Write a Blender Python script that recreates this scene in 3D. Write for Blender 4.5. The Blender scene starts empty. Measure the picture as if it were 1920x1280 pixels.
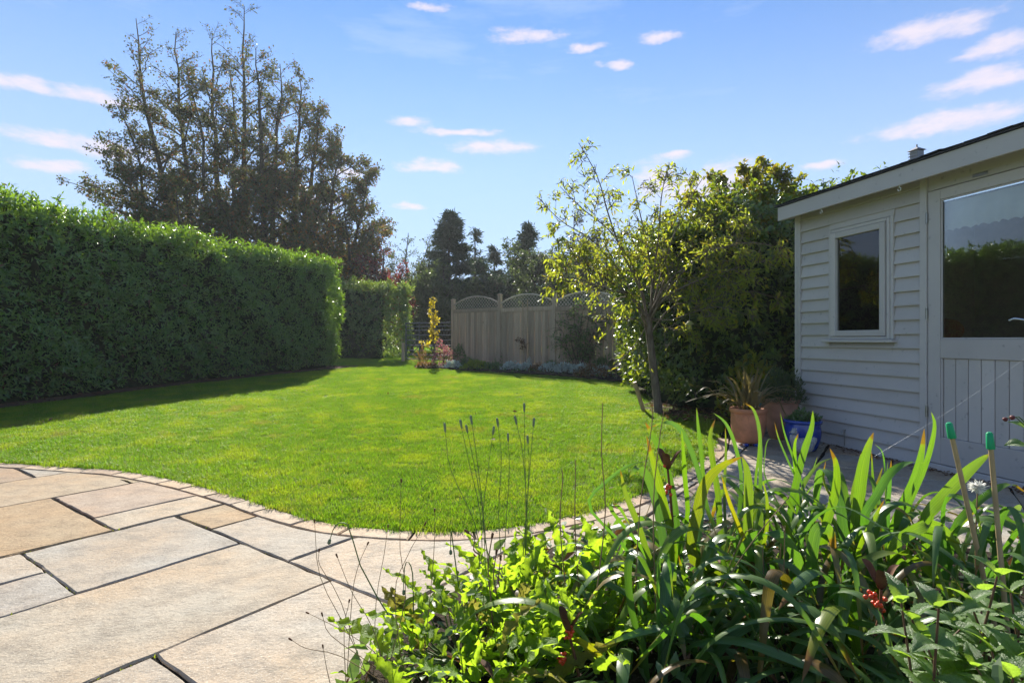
import bpy, bmesh, math, random
import numpy as np
from mathutils import Vector, Matrix, Quaternion
R = math.radians
SC = bpy.context.scene
COL = SC.collection
FPX, HY, CAMH = 1032.0, 636.0, 1.05

# ------------------------------------------------------------------ camera, sky, sun, exposure
cd = bpy.data.cameras.new('camera'); cam = bpy.data.objects.new('camera', cd); COL.objects.link(cam)
cam.location = (0, 0, CAMH); cam.rotation_euler = (R(90), 0, 0)
cd.sensor_width = 36; cd.lens = 36*FPX/1920; cd.shift_y = -4/1920; cd.clip_start = .05; cd.clip_end = 1500
SC.camera = cam
SUN_AZ, SUN_EL = -9.0, 32.0
SKY_STRENGTH, SUN_STRENGTH = 0.105, 3.75
SC.view_settings.view_transform = 'Standard'; SC.view_settings.look = 'None'
SC.view_settings.gamma = 1; SC.view_settings.use_curve_mapping = False
SC.view_settings.exposure = 1.55
SC.cycles.use_denoising = True
SC.cycles.max_bounces = 8; SC.cycles.transparent_max_bounces = 12; SC.cycles.diffuse_bounces = 3; SC.cycles.transmission_bounces = 6
SC.cycles.sample_clamp_indirect = 6

sd = bpy.data.lights.new('sun', 'SUN'); sun = bpy.data.objects.new('sun', sd); COL.objects.link(sun)
sd.energy = SUN_STRENGTH; sd.angle = R(.5); sd.color = (1, .94, .83)
sv = Vector((math.sin(R(SUN_AZ))*math.cos(R(SUN_EL)), math.cos(R(SUN_AZ))*math.cos(R(SUN_EL)), math.sin(R(SUN_EL))))
sun.rotation_euler = (-sv).to_track_quat('-Z', 'Y').to_euler(); sun.location = (0, 0, 30)

class NT:
    """tiny node-tree helper"""
    def __init__(s, tree): s.t = tree; s.n = tree.nodes; s.l = tree.links
    def add(s, kind, **kw):
        n = s.n.new(kind)
        for k, v in kw.items(): setattr(n, k, v)
        return n
    def link(s, a, b): s.l.new(a, b)
    def put(s, sock, v):
        if hasattr(v, 'is_output') or isinstance(v, bpy.types.NodeSocket): s.l.new(v, sock)
        else: sock.default_value = v
    def math(s, op, a, b=None, c=None, clamp=False):
        n = s.add('ShaderNodeMath', operation=op, use_clamp=clamp); s.put(n.inputs[0], a)
        if b is not None: s.put(n.inputs[1], b)
        if c is not None: s.put(n.inputs[2], c)
        return n.outputs[0]
    def vmath(s, op, a, b=None):
        n = s.add('ShaderNodeVectorMath', operation=op); s.put(n.inputs[0], a)
        if b is not None: s.put(n.inputs[1], b)
        return n.outputs[1] if op in ('LENGTH', 'DOT_PRODUCT', 'DISTANCE') else n.outputs[0]
    def noise(s, vec, scale, detail=4, rough=.55, out=0):
        n = s.add('ShaderNodeTexNoise'); s.put(n.inputs['Vector'], vec)
        n.inputs['Scale'].default_value = scale; n.inputs['Detail'].default_value = detail; n.inputs['Roughness'].default_value = rough
        return n.outputs[out]
    def ramp(s, fac, a, b, lo=0, hi=1):
        n = s.add('ShaderNodeMapRange', interpolation_type='SMOOTHSTEP'); s.put(n.inputs[0], fac)
        for k, v in ((1, a), (2, b), (3, lo), (4, hi)): n.inputs[k].default_value = v
        return n.outputs[0]
    def mix(s, fac, a, b, blend='MIX'):
        n = s.add('ShaderNodeMix', data_type='RGBA', blend_type=blend); s.put(n.inputs[0], fac)
        s.put(n.inputs[6], a if not isinstance(a, tuple) else (*a[:3], 1)); s.put(n.inputs[7], b if not isinstance(b, tuple) else (*b[:3], 1))
        return n.outputs[2]
    def scale(s, vec, xyz):
        return s.vmath('MULTIPLY', vec, xyz)

# sky: Nishita + clouds laid out by direction (the pattern repeats in every quarter of the sky)
world = bpy.data.worlds.new('World'); SC.world = world; world.use_nodes = True
w = NT(world.node_tree); w.n.clear()
sky = w.add('ShaderNodeTexSky', sky_type='NISHITA', sun_disc=False)
sky.sun_elevation = R(SUN_EL); sky.sun_rotation = R(SUN_AZ); sky.air_density = 1.0; sky.dust_density = 0.0; sky.ozone_density = 4.0; sky.altitude = 0
geo = w.add('ShaderNodeTexCoord'); dirv = geo.outputs['Generated']
sep = w.add('ShaderNodeSeparateXYZ'); w.link(dirv, sep.inputs[0])
az = w.math('ARCTAN2', sep.outputs[0], sep.outputs[1])
azw = w.math('WRAP', az, R(45), R(-45))
el = w.math('ARCSINE', sep.outputs[2])
comb = w.add('ShaderNodeCombineXYZ'); w.link(azw, comb.inputs[0]); w.link(el, comb.inputs[1])
warp = w.noise(w.scale(comb.outputs[0], (9, 22, 1)), 1.0, 4, .6, out=1)
warp = w.scale(w.vmath('SUBTRACT', warp, (.5, .5, .5)), (.085, .03, 0))
pos = w.vmath('ADD', comb.outputs[0], warp)
CLOUDS = [(45,155,75,15),(170,180,62,15),(240,192,50,11),(105,262,95,15),(200,282,85,20),(92,313,52,13),(805,8,44,9),(985,68,88,16),(1095,93,46,11),(1235,70,52,12),(1155,124,42,8),
          (770,232,55,10),(855,248,110,8),(925,276,115,17),(815,313,75,15),(762,384,44,7),(1275,287,42,9),(1745,57,105,22),(1885,80,58,20),(1850,150,85,20),(1785,228,150,17),(1545,311,44,8),
          (1235,335,60,42),(1300,355,80,36),(1375,335,70,38),(660,330,40,14),(600,380,60,12)]
acc = None
for (cx, cy, cw, ch) in CLOUDS:
    cw, ch = cw*1.15, ch*1.2; a_ = math.atan((cx-960)/FPX); e_ = math.atan((HY-cy)/FPX*math.cos(a_))
    d = w.vmath('SUBTRACT', pos, (a_, e_, 0))
    d = w.vmath('LENGTH', w.scale(d, (FPX/cw*math.cos(a_)**-0, FPX/ch, 0)))
    m = w.ramp(d, 1.25, .10)
    acc = m if acc is None else w.math('MAXIMUM', acc, m)
puff = w.noise(w.scale(comb.outputs[0], (22, 60, 1)), 1.0, 5, .6)
puff2 = w.noise(w.scale(comb.outputs[0], (45, 85, 1)), 1.0, 6, .7)
cl = w.ramp(w.math('ADD', acc, w.math('MULTIPLY', w.math('SUBTRACT', w.math('ADD', w.math('MULTIPLY', puff, .65), w.math('MULTIPLY', puff2, .35)), .5), 1.9)), .28, 1.2)
wisp = w.noise(w.scale(comb.outputs[0], (3.0, 14, 1)), 1.0, 5, .6)
hor = w.ramp(el, .0, .66, 1, 0)
wispm = w.math('MULTIPLY', w.ramp(wisp, .40, .72), .42)
pale = w.math('MULTIPLY', hor, .9)
skyc = w.mix(1.0, sky.outputs[0], (.34, .46, .57), 'MULTIPLY')
skyc = w.mix(w.math('MAXIMUM', wispm, pale), skyc, (2.0, 2.5, 3.35))
fin = w.mix(w.math('MULTIPLY', cl, .92), skyc, (3.05, 2.75, 3.1))
bg = w.add('ShaderNodeBackground'); w.link(fin, bg.inputs[0]); bg.inputs[1].default_value = SKY_STRENGTH
wo = w.add('ShaderNodeOutputWorld'); w.link(bg.outputs[0], wo.inputs[0])

# ------------------------------------------------------------------ helpers
def gz(Y): return .025*(min(max(Y, 5), 20)-5)
def gza(Y): return .025*(np.clip(Y, 5, 20)-5)
def G(x, y):
    t = (y-HY)/FPX; Y = CAMH/t
    if Y > 5: Y = (CAMH+.125)/(t+.025)
    return ((x-960)/FPX*Y, Y)
def P(x, y, Y): return np.array(((x-960)/FPX*Y, Y, CAMH-(y-HY)/FPX*Y))
def nrm(v):
    v = np.asarray(v, float); return v/np.maximum(np.linalg.norm(v, axis=-1, keepdims=True), 1e-9)

class MB:
    """collects vertices and faces, builds ONE mesh object"""
    def __init__(s): s.v = []; s.f = []; s.nv = 0; s.t = []
    def add(s, v, faces, mat=0, smooth=False, t=None):
        v = np.asarray(v, np.float64).reshape(-1, 3)
        for f in (faces if isinstance(faces, list) and len(faces) and isinstance(faces[0], np.ndarray) and faces[0].ndim == 2 else [faces]):
            if isinstance(f, np.ndarray): s.f.append((f+s.nv, mat, smooth))
            else:
                for q in f: s.f.append((np.asarray([q])+s.nv, mat, smooth))
        s.v.append(v); s.nv += len(v)
        s.t.append(np.zeros(len(v)) if t is None else np.asarray(t, float))
    def mesh(s, name, mats, origin=(0, 0, 0)):
        me = bpy.data.meshes.new(name)
        V = np.concatenate(s.v) - np.asarray(origin)
        me.vertices.add(len(V)); me.vertices.foreach_set('co', V.astype(np.float32).ravel())
        li = np.concatenate([f.ravel() for f, _, _ in s.f]); lt = np.concatenate([np.full(len(f), f.shape[1]) for f, _, _ in s.f])
        me.loops.add(len(li)); me.loops.foreach_set('vertex_index', li.astype(np.int32))
        me.polygons.add(len(lt)); ls = np.concatenate([[0], np.cumsum(lt)[:-1]])
        me.polygons.foreach_set('loop_start', ls.astype(np.int32)); me.polygons.foreach_set('loop_total', lt.astype(np.int32))
        me.polygons.foreach_set('material_index', np.concatenate([np.full(len(f), m) for f, m, _ in s.f]).astype(np.int32))
        me.polygons.foreach_set('use_smooth', np.concatenate([np.full(len(f), sm) for f, _, sm in s.f]).astype(bool))
        for m in (mats if isinstance(mats, (list, tuple)) else [mats]): me.materials.append(m)
        T = np.concatenate(s.t)
        if T.any():
            at = me.attributes.new('t', 'FLOAT', 'POINT'); at.data.foreach_set('value', T.astype(np.float32))
        if hasattr(s, 'w'): at = me.attributes.new('w', 'FLOAT', 'POINT'); at.data.foreach_set('value', s.w.astype(np.float32))
        me.update(calc_edges=True); me.validate()
        return me
    def build(s, name, mats, parent=None, origin=(0, 0, 0)):
        o = bpy.data.objects.new(name, s.mesh(name, mats, origin)); COL.objects.link(o)
        if parent is not None: o.parent = parent
        else: o.location = origin
        return o
    # shapes
    def box(s, x0, x1, y0, y1, z0, z1, mat=0, M=None, ch=0):
        if ch > 0:
            bm = bmesh.new(); bmesh.ops.create_cube(bm, size=1)
            for v in bm.verts: v.co = Vector((x0+(v.co.x+.5)*(x1-x0), y0+(v.co.y+.5)*(y1-y0), z0+(v.co.z+.5)*(z1-z0)))
            bmesh.ops.bevel(bm, geom=bm.edges[:], offset=ch, segments=1, affect='EDGES')
            bm.verts.index_update()
            v = np.array([q.co[:] for q in bm.verts]); f = [[q.index for q in p.verts] for p in bm.faces]; bm.free()
        else:
            v = np.array([(x, y, z) for x in (x0, x1) for y in (y0, y1) for z in (z0, z1)], float)
            f = [np.array([[0, 1, 3, 2], [4, 6, 7, 5], [0, 4, 5, 1], [2, 3, 7, 6], [0, 2, 6, 4], [1, 5, 7, 3]])]
        if M is not None: v = v@np.array(M.to_3x3()).T+np.array(M.translation)
        s.add(v, f, mat)
    def tube(s, pts, rad, n=6, mat=0, cap=True, smooth=True):
        pts = np.asarray(pts, float); k = len(pts); rad = np.broadcast_to(np.asarray(rad, float), (k,))
        T = nrm(np.gradient(pts, axis=0)); a = np.array([0, 0, 1.]) if abs(T[0][2]) < .9 else np.array([1., 0, 0])
        U = nrm(np.cross(T, a)); W = np.cross(T, U); an = np.arange(n)/n*2*math.pi
        v = pts[:, None]+rad[:, None, None]*(np.cos(an)[None, :, None]*U[:, None]+np.sin(an)[None, :, None]*W[:, None])
        i = np.arange(k-1)[:, None]*n; j = np.arange(n)[None]; j2 = (j+1) % n
        q = np.stack([i+j, i+j2, i+n+j2, i+n+j], -1).reshape(-1, 4)
        s.add(v.reshape(-1, 3), [q], mat, smooth, np.repeat(np.linspace(.001, 1, k), n))
        if cap:
            s.add(v[-1], [np.arange(n)], mat); s.add(v[0][::-1], [np.arange(n)], mat)
    def lathe(s, prof, c=(0, 0, 0), n=24, mat=0, smooth=True):
        prof = np.asarray(prof, float); k = len(prof); an = np.arange(n)/n*2*math.pi
        v = np.stack([prof[:, 0][:, None]*np.cos(an), prof[:, 0][:, None]*np.sin(an), np.repeat(prof[:, 1][:, None], n, 1)], -1)+np.asarray(c)
        i = np.arange(k-1)[:, None]*n; j = np.arange(n)[None]; j2 = (j+1) % n
        s.add(v.reshape(-1, 3), [np.stack([i+j, i+j2, i+n+j2, i+n+j], -1).reshape(-1, 4)], mat, smooth)
    def blob(s, c, r, rng, mat=0, n=8, k=6, amp=.15, smooth=True):
        th = np.linspace(0, math.pi, k+1)[1:-1]; an = np.arange(n)/n*2*math.pi
        v = np.stack([np.sin(th)[:, None]*np.cos(an), np.sin(th)[:, None]*np.sin(an), np.repeat(np.cos(th)[:, None], n, 1)], -1).reshape(-1, 3)
        v = np.concatenate([[(0, 0, 1)], v, [(0, 0, -1)]]); v = v*(1+amp*rng.normal(size=(len(v), 1)))*np.asarray(r)+np.asarray(c)
        m = len(th); i = 1+np.arange(m-1)[:, None]*n; j = np.arange(n)[None]; j2 = (j+1) % n
        q = np.stack([i+j, i+n+j, i+n+j2, i+j2], -1).reshape(-1, 4); a = np.arange(n)
        t1 = np.stack([np.zeros(n, int), 1+a, 1+(a+1) % n], -1); b = 1+(m-1)*n; t2 = np.stack([np.full(n, len(v)-1), b+(a+1) % n, b+a], -1)
        s.add(v, [q, t1, t2], mat, smooth)
    def leaves(s, Pn, D, N, L, W, tmpl, mat=0, smooth=False):
        tv, tf = tmpl; D = nrm(D); S = nrm(np.cross(D, N)); U = np.cross(S, D)
        L = np.broadcast_to(L, (len(Pn),)); W = np.broadcast_to(W, (len(Pn),))
        v = Pn[:, None]+(tv[None, :, 0:1]*L[:, None, None])*D[:, None]+(tv[None, :, 1:2]*W[:, None, None])*S[:, None]+(tv[None, :, 2:3]*L[:, None, None])*U[:, None]
        k = len(tv); off = (np.arange(len(Pn))*k)[:, None, None]
        s.add(v.reshape(-1, 3), [(f[None]+off).reshape(-1, f.shape[1]) for f in tf], mat, smooth)

LEAF4 = (np.array([(0, 0, 0), (.45, .5, .06), (.45, -.5, .06), (1, 0, -.08), (.5, 0, -.02)], float), [np.array([[0, 4, 1], [0, 2, 4], [4, 3, 1], [2, 3, 4]])])
LEAF2 = (np.array([(0, 0, 0), (.45, .5, .08), (.45, -.5, .08), (1, 0, -.05)], float), [np.array([[0, 3, 1], [0, 2, 3]])])
LEAF8 = (np.array([(0, 0, 0), (.3, 0, .01), (.7, 0, -.03), (1, 0, -.16), (.28, .46, .07), (.66, .36, .02), (.28, -.46, .07), (.66, -.36, .02)], float),
         [np.array([[1, 2, 5, 4], [6, 7, 2, 1]]), np.array([[0, 1, 4], [2, 3, 5], [0, 6, 1], [7, 3, 2]])])
NEEDLE = (np.array([(0, 0, 0), (.5, .5, 0), (.5, -.5, 0), (1, 0, -.1)], float), [np.array([[0, 2, 3, 1]])])

def prop(o, label=None, cat=None, group=None, kind=None):
    if label: o['label'] = label
    if cat: o['category'] = cat
    if group: o['group'] = group
    if kind: o['kind'] = kind
    return o
def thing(name, label, cat, loc=(0, 0, 0), rz=0, group=None):
    o = bpy.data.objects.new(name, None); COL.objects.link(o); o.location = loc; o.rotation_euler = (0, 0, rz); o.empty_display_size = .1
    return prop(o, label, cat, group)
def obj(name, me, parent=None, loc=(0, 0, 0)):
    o = bpy.data.objects.new(name, me); COL.objects.link(o); o.parent = parent; o.location = loc; return o
def bevel(o, w_=.003, seg=2):
    m = o.modifiers.new('bevel', 'BEVEL'); m.width = w_; m.segments = seg; m.limit_method = 'ANGLE'; return o
def crom(pts, n):
    """Catmull-Rom curve through points"""
    p = np.asarray(pts, float); p = np.concatenate([[2*p[0]-p[1]], p, [2*p[-1]-p[-2]]]); out = []
    k = len(p)-3; u = np.linspace(0, k-1e-6, n)
    for x in u:
        i = int(x); t = x-i; a, b, c, d = p[i:i+4]
        out.append(.5*((2*b)+(c-a)*t+(2*a-5*b+4*c-d)*t*t+(3*b-a-3*c+d)*t**3))
    return np.array(out)
def inpoly(poly, pts):
    poly = np.asarray(poly); pts = np.asarray(pts); x, y = pts[:, 0], pts[:, 1]; r = np.zeros(len(pts), bool); n = len(poly)
    for i in range(n):
        x0, y0 = poly[i]; x1, y1 = poly[(i+1) % n]
        if y0 == y1: continue
        c = ((y0 > y) != (y1 > y)) & (x < (x1-x0)*(y-y0)/(y1-y0)+x0); r ^= c
    return r
def nearest(poly, p):
    poly = np.asarray(poly); a = poly; b = np.roll(poly, -1, 0); d = b-a
    t = np.clip(((p-a)*d).sum(1)/np.maximum((d*d).sum(1), 1e-12), 0, 1); q = a+t[:, None]*d
    return q[np.argmin(((q-p)**2).sum(1))]

# ------------------------------------------------------------------ materials
def mat(name):
    m = bpy.data.materials.new(name); m.use_nodes = True; t = NT(m.node_tree); t.n.clear()
    out = t.add('ShaderNodeOutputMaterial'); return m, t, out
def coords(t, kind='Object'): return t.add('ShaderNodeTexCoord').outputs[kind]
def principled(t, out, color, rough=.6, spec=.4, bump=None, bstr=.3, bdist=.01, **kw):
    p = t.add('ShaderNodeBsdfPrincipled'); t.put(p.inputs['Base Color'], color if not isinstance(color, tuple) else (*color[:3], 1)); t.put(p.inputs['Roughness'], rough)
    p.inputs['Specular IOR Level'].default_value = spec
    for k, v in kw.items(): t.put(p.inputs[k], v)
    if bump is not None:
        b = t.add('ShaderNodeBump'); b.inputs['Strength'].default_value = bstr; b.inputs['Distance'].default_value = bdist
        t.link(bump, b.inputs['Height']); t.link(b.outputs[0], p.inputs['Normal'])
    if out is not None: t.link(p.outputs[0], out.inputs[0])
    return p
def leafmat(name, c1, c2, tc, tr=.4, rough=.42, spec=.5, c3=None, p3=.1, rnd='Random Per Island'):
    m, t, out = mat(name)
    g = t.add('ShaderNodeNewGeometry'); r = g.outputs['Random Per Island'] if rnd != 'Object' else t.add('ShaderNodeObjectInfo').outputs['Random']
    col = t.mix(r, c1, c2); bn = None
    if rnd == 'Object':
        vv = coords(t); bn = t.noise(vv, 28, 4, .6); n0 = t.noise(vv, 9, 4, .6); col = t.mix(t.ramp(n0, .35, .7, 0, .6), col, t.mix(1, col, (.6, .72, .7), 'MULTIPLY'))
    k = t.math('FRACT', t.math('MULTIPLY', r, 37.7))
    tcol = t.mix(k, tuple(x*.75 for x in tc), tuple(min(1, x*1.25) for x in tc))
    if c3 is not None:
        h = t.math('LESS_THAN', t.math('FRACT', t.math('MULTIPLY', r, 91.3)), p3)
        col = t.mix(h, col, c3); tcol = t.mix(h, tcol, tuple(min(1, x*1.6) for x in c3))
    p = principled(t, None, col, rough, spec, bn, .5, .02)
    if bn is not None: tcol = t.mix(1, tcol, t.ramp(bn, .3, .7, .7, 1.1), 'MULTIPLY')
    tl = t.add('ShaderNodeBsdfTranslucent'); t.put(tl.inputs[0], tcol)
    mx = t.add('ShaderNodeMixShader'); mx.inputs[0].default_value = tr
    t.link(p.outputs[0], mx.inputs[1]); t.link(tl.outputs[0], mx.inputs[2]); t.link(mx.outputs[0], out.inputs[0])
    return m
def barkmat(name, c1, c2, sc=6):
    m, t, out = mat(name); v = coords(t)
    n = t.noise(t.scale(v, (sc*3, sc*3, sc*.6)), 1, 5, .65)
    principled(t, out, t.mix(t.ramp(n, .3, .7), c1, c2), .85, .2, n, .6, .02); return m
def simplemat(name, c, rough=.6, spec=.4, var=.12, sc=8, metal=0, bstr=.15):
    m, t, out = mat(name); v = coords(t); n = t.noise(v, sc, 5, .6)
    principled(t, out, t.mix(t.ramp(n, .25, .75), tuple(x*(1-var) for x in c), tuple(min(1, x*(1+var)) for x in c)), rough, spec, n, bstr, .004, Metallic=metal); return m

MATS = {}
def m_stone():
    m, t, out = mat('sandstone'); oi = t.add('ShaderNodeObjectInfo'); v = coords(t)
    off = t.vmath('ADD', v, t.scale(oi.outputs['Location'], (1.7, 2.3, 0)))
    big = t.noise(off, 1.6, 5, .6); mid = t.noise(off, 7, 6, .65); fine = t.noise(off, 60, 5, .7); spk = t.noise(off, 160, 3, .6)
    base = oi.outputs['Color']
    c = t.mix(t.ramp(big, .3, .72, 0, .75), base, t.mix(1, base, (1.12, .86, .62), 'MULTIPLY'))
    c = t.mix(t.ramp(mid, .42, .72, 0, .8), c, t.mix(1, base, (.62, .58, .55), 'MULTIPLY'))
    c = t.mix(t.ramp(fine, .48, .75, 0, .8), c, t.mix(1, base, (.5, .46, .42), 'MULTIPLY'))
    c = t.mix(t.ramp(spk, .54, .66, 0, .7), c, t.mix(1, base, (1.35, 1.35, 1.3), 'MULTIPLY'))
    st = t.noise(off, 3.1, 6, .72); c = t.mix(t.ramp(st, .54, .72, 0, .6), c, t.mix(1, base, (.55, .52, .48), 'MULTIPLY'))
    h = t.math('ADD', t.math('MULTIPLY', mid, 1.0), t.math('MULTIPLY', fine, .35))
    principled(t, out, c, .82, .25, h, .75, .016); return m
def m_soil(name, a, b):
    m, t, out = mat(name); v = coords(t); n = t.noise(v, 9, 6, .7); f = t.noise(v, 70, 4, .7)
    h = t.math('ADD', n, t.math('MULTIPLY', f, .4)); principled(t, out, t.mix(t.ramp(f, .3, .7), a, b), .95, .15, h, 1, .03); return m
def m_lawn():
    m, t, out = mat('lawn_soil_and_thatch'); v = coords(t, 'Object'); n = t.noise(v, .9, 5, .6); f = t.noise(v, 40, 4, .7)
    c = t.mix(t.ramp(f, .3, .7), (.05, .09, .008), (.10, .15, .012)); c = t.mix(t.ramp(n, .6, .8, 0, .4), c, (.14, .12, .045))
    principled(t, out, c, .9, .1, f, .8, .02); return m
def m_field():
    m, t, out = mat('field_grass'); v = coords(t); n = t.noise(v, .3, 6, .65); f = t.noise(v, 14, 4, .7)
    principled(t, out, t.mix(t.ramp(n, .3, .7), (.13, .24, .012), (.18, .29, .016)), 1, .0, f, .6, .05); return m
def m_grass():
    m, t, out = mat('grass_blades'); oi = t.add('ShaderNodeObjectInfo'); g = t.add('ShaderNodeNewGeometry')
    n = t.noise(g.outputs['Position'], .8, 4, .6); n2 = t.noise(g.outputs['Position'], 3.3, 3, .6)
    r = g.outputs['Random Per Island']
    c = t.mix(r, (.075, .17, .014), (.14, .26, .018)); c = t.mix(t.ramp(n, .36, .66, 0, .6), c, (.19, .28, .018)); c = t.mix(t.ramp(n2, .36, .60, .35, 0), c, (.06, .13, .006)); c = t.mix(t.ramp(n2, .60, .74, 0, .6), c, (.27, .27, .04))
    n3 = t.noise(g.outputs['Position'], 1.7, 5, .7); c = t.mix(t.ramp(n3, .48, .62, 0, .75), c, (.29, .325, .022)); n4 = t.noise(g.outputs['Position'], 1.1, 5, .7); c = t.mix(t.ramp(n4, .57, .66, 0, .75), c, (.25, .20, .07))
    straw = t.math('GREATER_THAN', t.math('FRACT', t.math('MULTIPLY', r, 57.3)), .93); c = t.mix(straw, c, (.26, .22, .10))
    p = principled(t, None, c, .5, .25); tl = t.add('ShaderNodeBsdfTranslucent'); t.link(t.mix(.25, t.mix(1, c, (1.9, 2.0, .6), 'MULTIPLY'), (.34, .56, .02)), tl.inputs[0])
    mx = t.add('ShaderNodeMixShader'); mx.inputs[0].default_value = .45
    t.link(p.outputs[0], mx.inputs[1]); t.link(tl.outputs[0], mx.inputs[2]); t.link(mx.outputs[0], out.inputs[0]); return m
def m_paint(name, c, sc=1.0):
    m, t, out = mat(name); oi = t.add('ShaderNodeObjectInfo'); v = t.vmath('ADD', coords(t), t.scale(oi.outputs['Random'], (9.1, 5.3, 3.7)))
    gr = t.noise(t.scale(v, (3*sc, 60, 60)), 1, 4, .6); big = t.noise(v, 3, 5, .65); spot = t.noise(v, 22, 3, .5)
    k = t.ramp(oi.outputs['Random'], 0, 1, .93, 1.05)
    col = t.mix(t.ramp(big, .35, .75, 0, .5), c, tuple(x*.86 for x in c)); col = t.mix(t.ramp(spot, .64, .74, 0, .6), col, tuple(x*.55 for x in c))
    col = t.mix(1, col, t.math('MULTIPLY', k, 1.0), 'MULTIPLY')
    principled(t, out, col, .55, .35, gr, .25, .003); return m
def m_glass():
    m, t, out = mat('window_glass'); fr = t.add('ShaderNodeFresnel'); fr.inputs[0].default_value = 1.55
    tr = t.add('ShaderNodeBsdfTransparent'); tr.inputs[0].default_value = (.86, .9, .9, 1); gl = t.add('ShaderNodeBsdfGlossy'); gl.inputs['Roughness'].default_value = .0
    mx = t.add('ShaderNodeMixShader'); t.link(t.math('MULTIPLY_ADD', fr.outputs[0], 1.1, .02, True), mx.inputs[0]); t.link(tr.outputs[0], mx.inputs[1]); t.link(gl.outputs[0], mx.inputs[2]); t.link(mx.outputs[0], out.inputs[0]); return m
def m_oldwood(name, a, b):
    m, t, out = mat(name); oi = t.add('ShaderNodeObjectInfo'); v = t.vmath('ADD', coords(t), t.scale(oi.outputs['Random'], (13, 7, 5)))
    gr = t.noise(t.scale(v, (40, 40, 2.2)), 1, 5, .65); kn = t.noise(t.scale(v, (9, 9, 3)), 1, 3, .5); big = t.noise(t.scale(v, (3, 3, .8)), 1, 3, .5)
    c = t.mix(t.ramp(gr, .3, .7), a, b); c = t.mix(t.ramp(kn, .70, .78, 0, .8), c, tuple(x*.35 for x in a)); c = t.mix(t.ramp(big, .4, .7, 0, .5), c, tuple(x*.72 for x in b))
    c = t.mix(1, c, t.ramp(oi.outputs['Random'], 0, 1, .78, 1.15), 'MULTIPLY')
    principled(t, out, c, .85, .15, gr, .5, .006); return m
def m_strap():
    m, t, out = mat('strap_leaf'); oi = t.add('ShaderNodeObjectInfo'); at = t.add('ShaderNodeAttribute'); at.attribute_name = 't'
    v = t.vmath('ADD', coords(t), t.scale(oi.outputs['Random'], (11, 3, 7)))
    n = t.noise(v, 22, 4, .6); n2 = t.noise(v, 7, 3, .6)
    base = oi.outputs['Color']; tip = t.math('ADD', t.math('MULTIPLY_ADD', oi.outputs['Random'], .16, t.math('SUBTRACT', at.outputs['Fac'], .06)), t.math('MULTIPLY', t.math('SUBTRACT', n, .5), .25))
    br = t.ramp(tip, .94, 1.0); yl = t.math('MULTIPLY', t.ramp(tip, .85, 1.0), .5)
    vs = t.add('ShaderNodeAttribute'); vs.attribute_name = 'w'; cv = t.add('ShaderNodeCombineXYZ'); t.link(t.math('MULTIPLY', vs.outputs['Fac'], 5), cv.inputs[0]); t.link(t.math('MULTIPLY', at.outputs['Fac'], 2.2), cv.inputs[1]); t.link(t.math('MULTIPLY', oi.outputs['Random'], 50), cv.inputs[2]); sn = t.noise(cv.outputs[0], 1.6, 3, .6); vn = t.math('MULTIPLY_ADD', t.math('SINE', t.math('MULTIPLY', vs.outputs['Fac'], 20)), .6, t.math('MULTIPLY', t.math('SUBTRACT', sn, .5), 4)); rib = t.ramp(t.math('ABSOLUTE', vs.outputs['Fac']), .0, .16, 1, 0); base = t.mix(t.math('MULTIPLY', t.ramp(at.outputs['Fac'], .75, .2), .55), base, t.mix(1, base, (.5, .68, .75), 'MULTIPLY')); base = t.mix(t.math('MULTIPLY', rib, .35), base, t.mix(1, base, (1.5, 1.35, 1.3), 'MULTIPLY')); base = t.mix(t.math('MULTIPLY_ADD', vn, .32, .4, True), base, t.mix(1, base, (.5, .6, .5), 'MULTIPLY'))
    c = t.mix(yl, base, (.30, .24, .02)); c = t.mix(br, c, (.20, .09, .02)); c = t.mix(t.ramp(n2, .60, .78, 0, .35), c, t.mix(1, base, (1.7, 1.25, .6), 'MULTIPLY'))
    st = t.noise(t.scale(v, (1, 1, 1)), 120, 2, .5)
    p = principled(t, None, c, .33, .5, st, .08, .002)
    tl = t.add('ShaderNodeBsdfTranslucent'); t.link(t.mix(1, c, (1.6, 2.0, .42), 'MULTIPLY'), tl.inputs[0])
    mx = t.add('ShaderNodeMixShader'); mx.inputs[0].default_value = .42
    t.link(p.outputs[0], mx.inputs[1]); t.link(tl.outputs[0], mx.inputs[2]); t.link(mx.outputs[0], out.inputs[0]); return m

STONE = m_stone(); SOIL = m_soil('dark_soil', (.022, .016, .011), (.06, .043, .028)); JOINT = m_soil('joint_filling', (.012, .010, .008), (.035, .03, .022))
LAWN = m_lawn(); FIELD = m_field(); GRASS = m_grass()
PAINT = m_paint('sage_grey_paint', (.49, .455, .43)); PAINTV = m_paint('sage_grey_paint_upright', (.51, .475, .448))
GLASS = m_glass(); FENCEW = m_oldwood('weathered_fence_wood', (.38, .265, .175), (.51, .38, .265)); TRELW = m_oldwood('pale_trellis_wood', (.40, .34, .26), (.52, .45, .36))
INNER = simplemat('shed_inside_wood', (.42, .32, .23), .7); FELT = simplemat('roof_felt', (.045, .045, .05), .9, .2, .3, 60, 0, .6)
METAL = simplemat('dull_steel', (.32, .31, .29), .38, .5, .15, 30, .9); SILVER = simplemat('bright_steel', (.7, .7, .7), .18, .5, .05, 20, 1.0)
BLACKM = simplemat('black_painted_metal', (.018, .018, .02), .5, .4); HOOKW = simplemat('white_hook', (.75, .74, .72), .4)
TERRA = simplemat('terracotta', (.55, .23, .12), .75, .25, .22, 9, 0, .25); TERRA2 = simplemat('aged_terracotta', (.42, .22, .15), .8, .2, .25, 7, 0, .3); BLUE = simplemat('blue_glaze', (.012, .045, .28), .16, .6, .25, 12)
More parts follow.
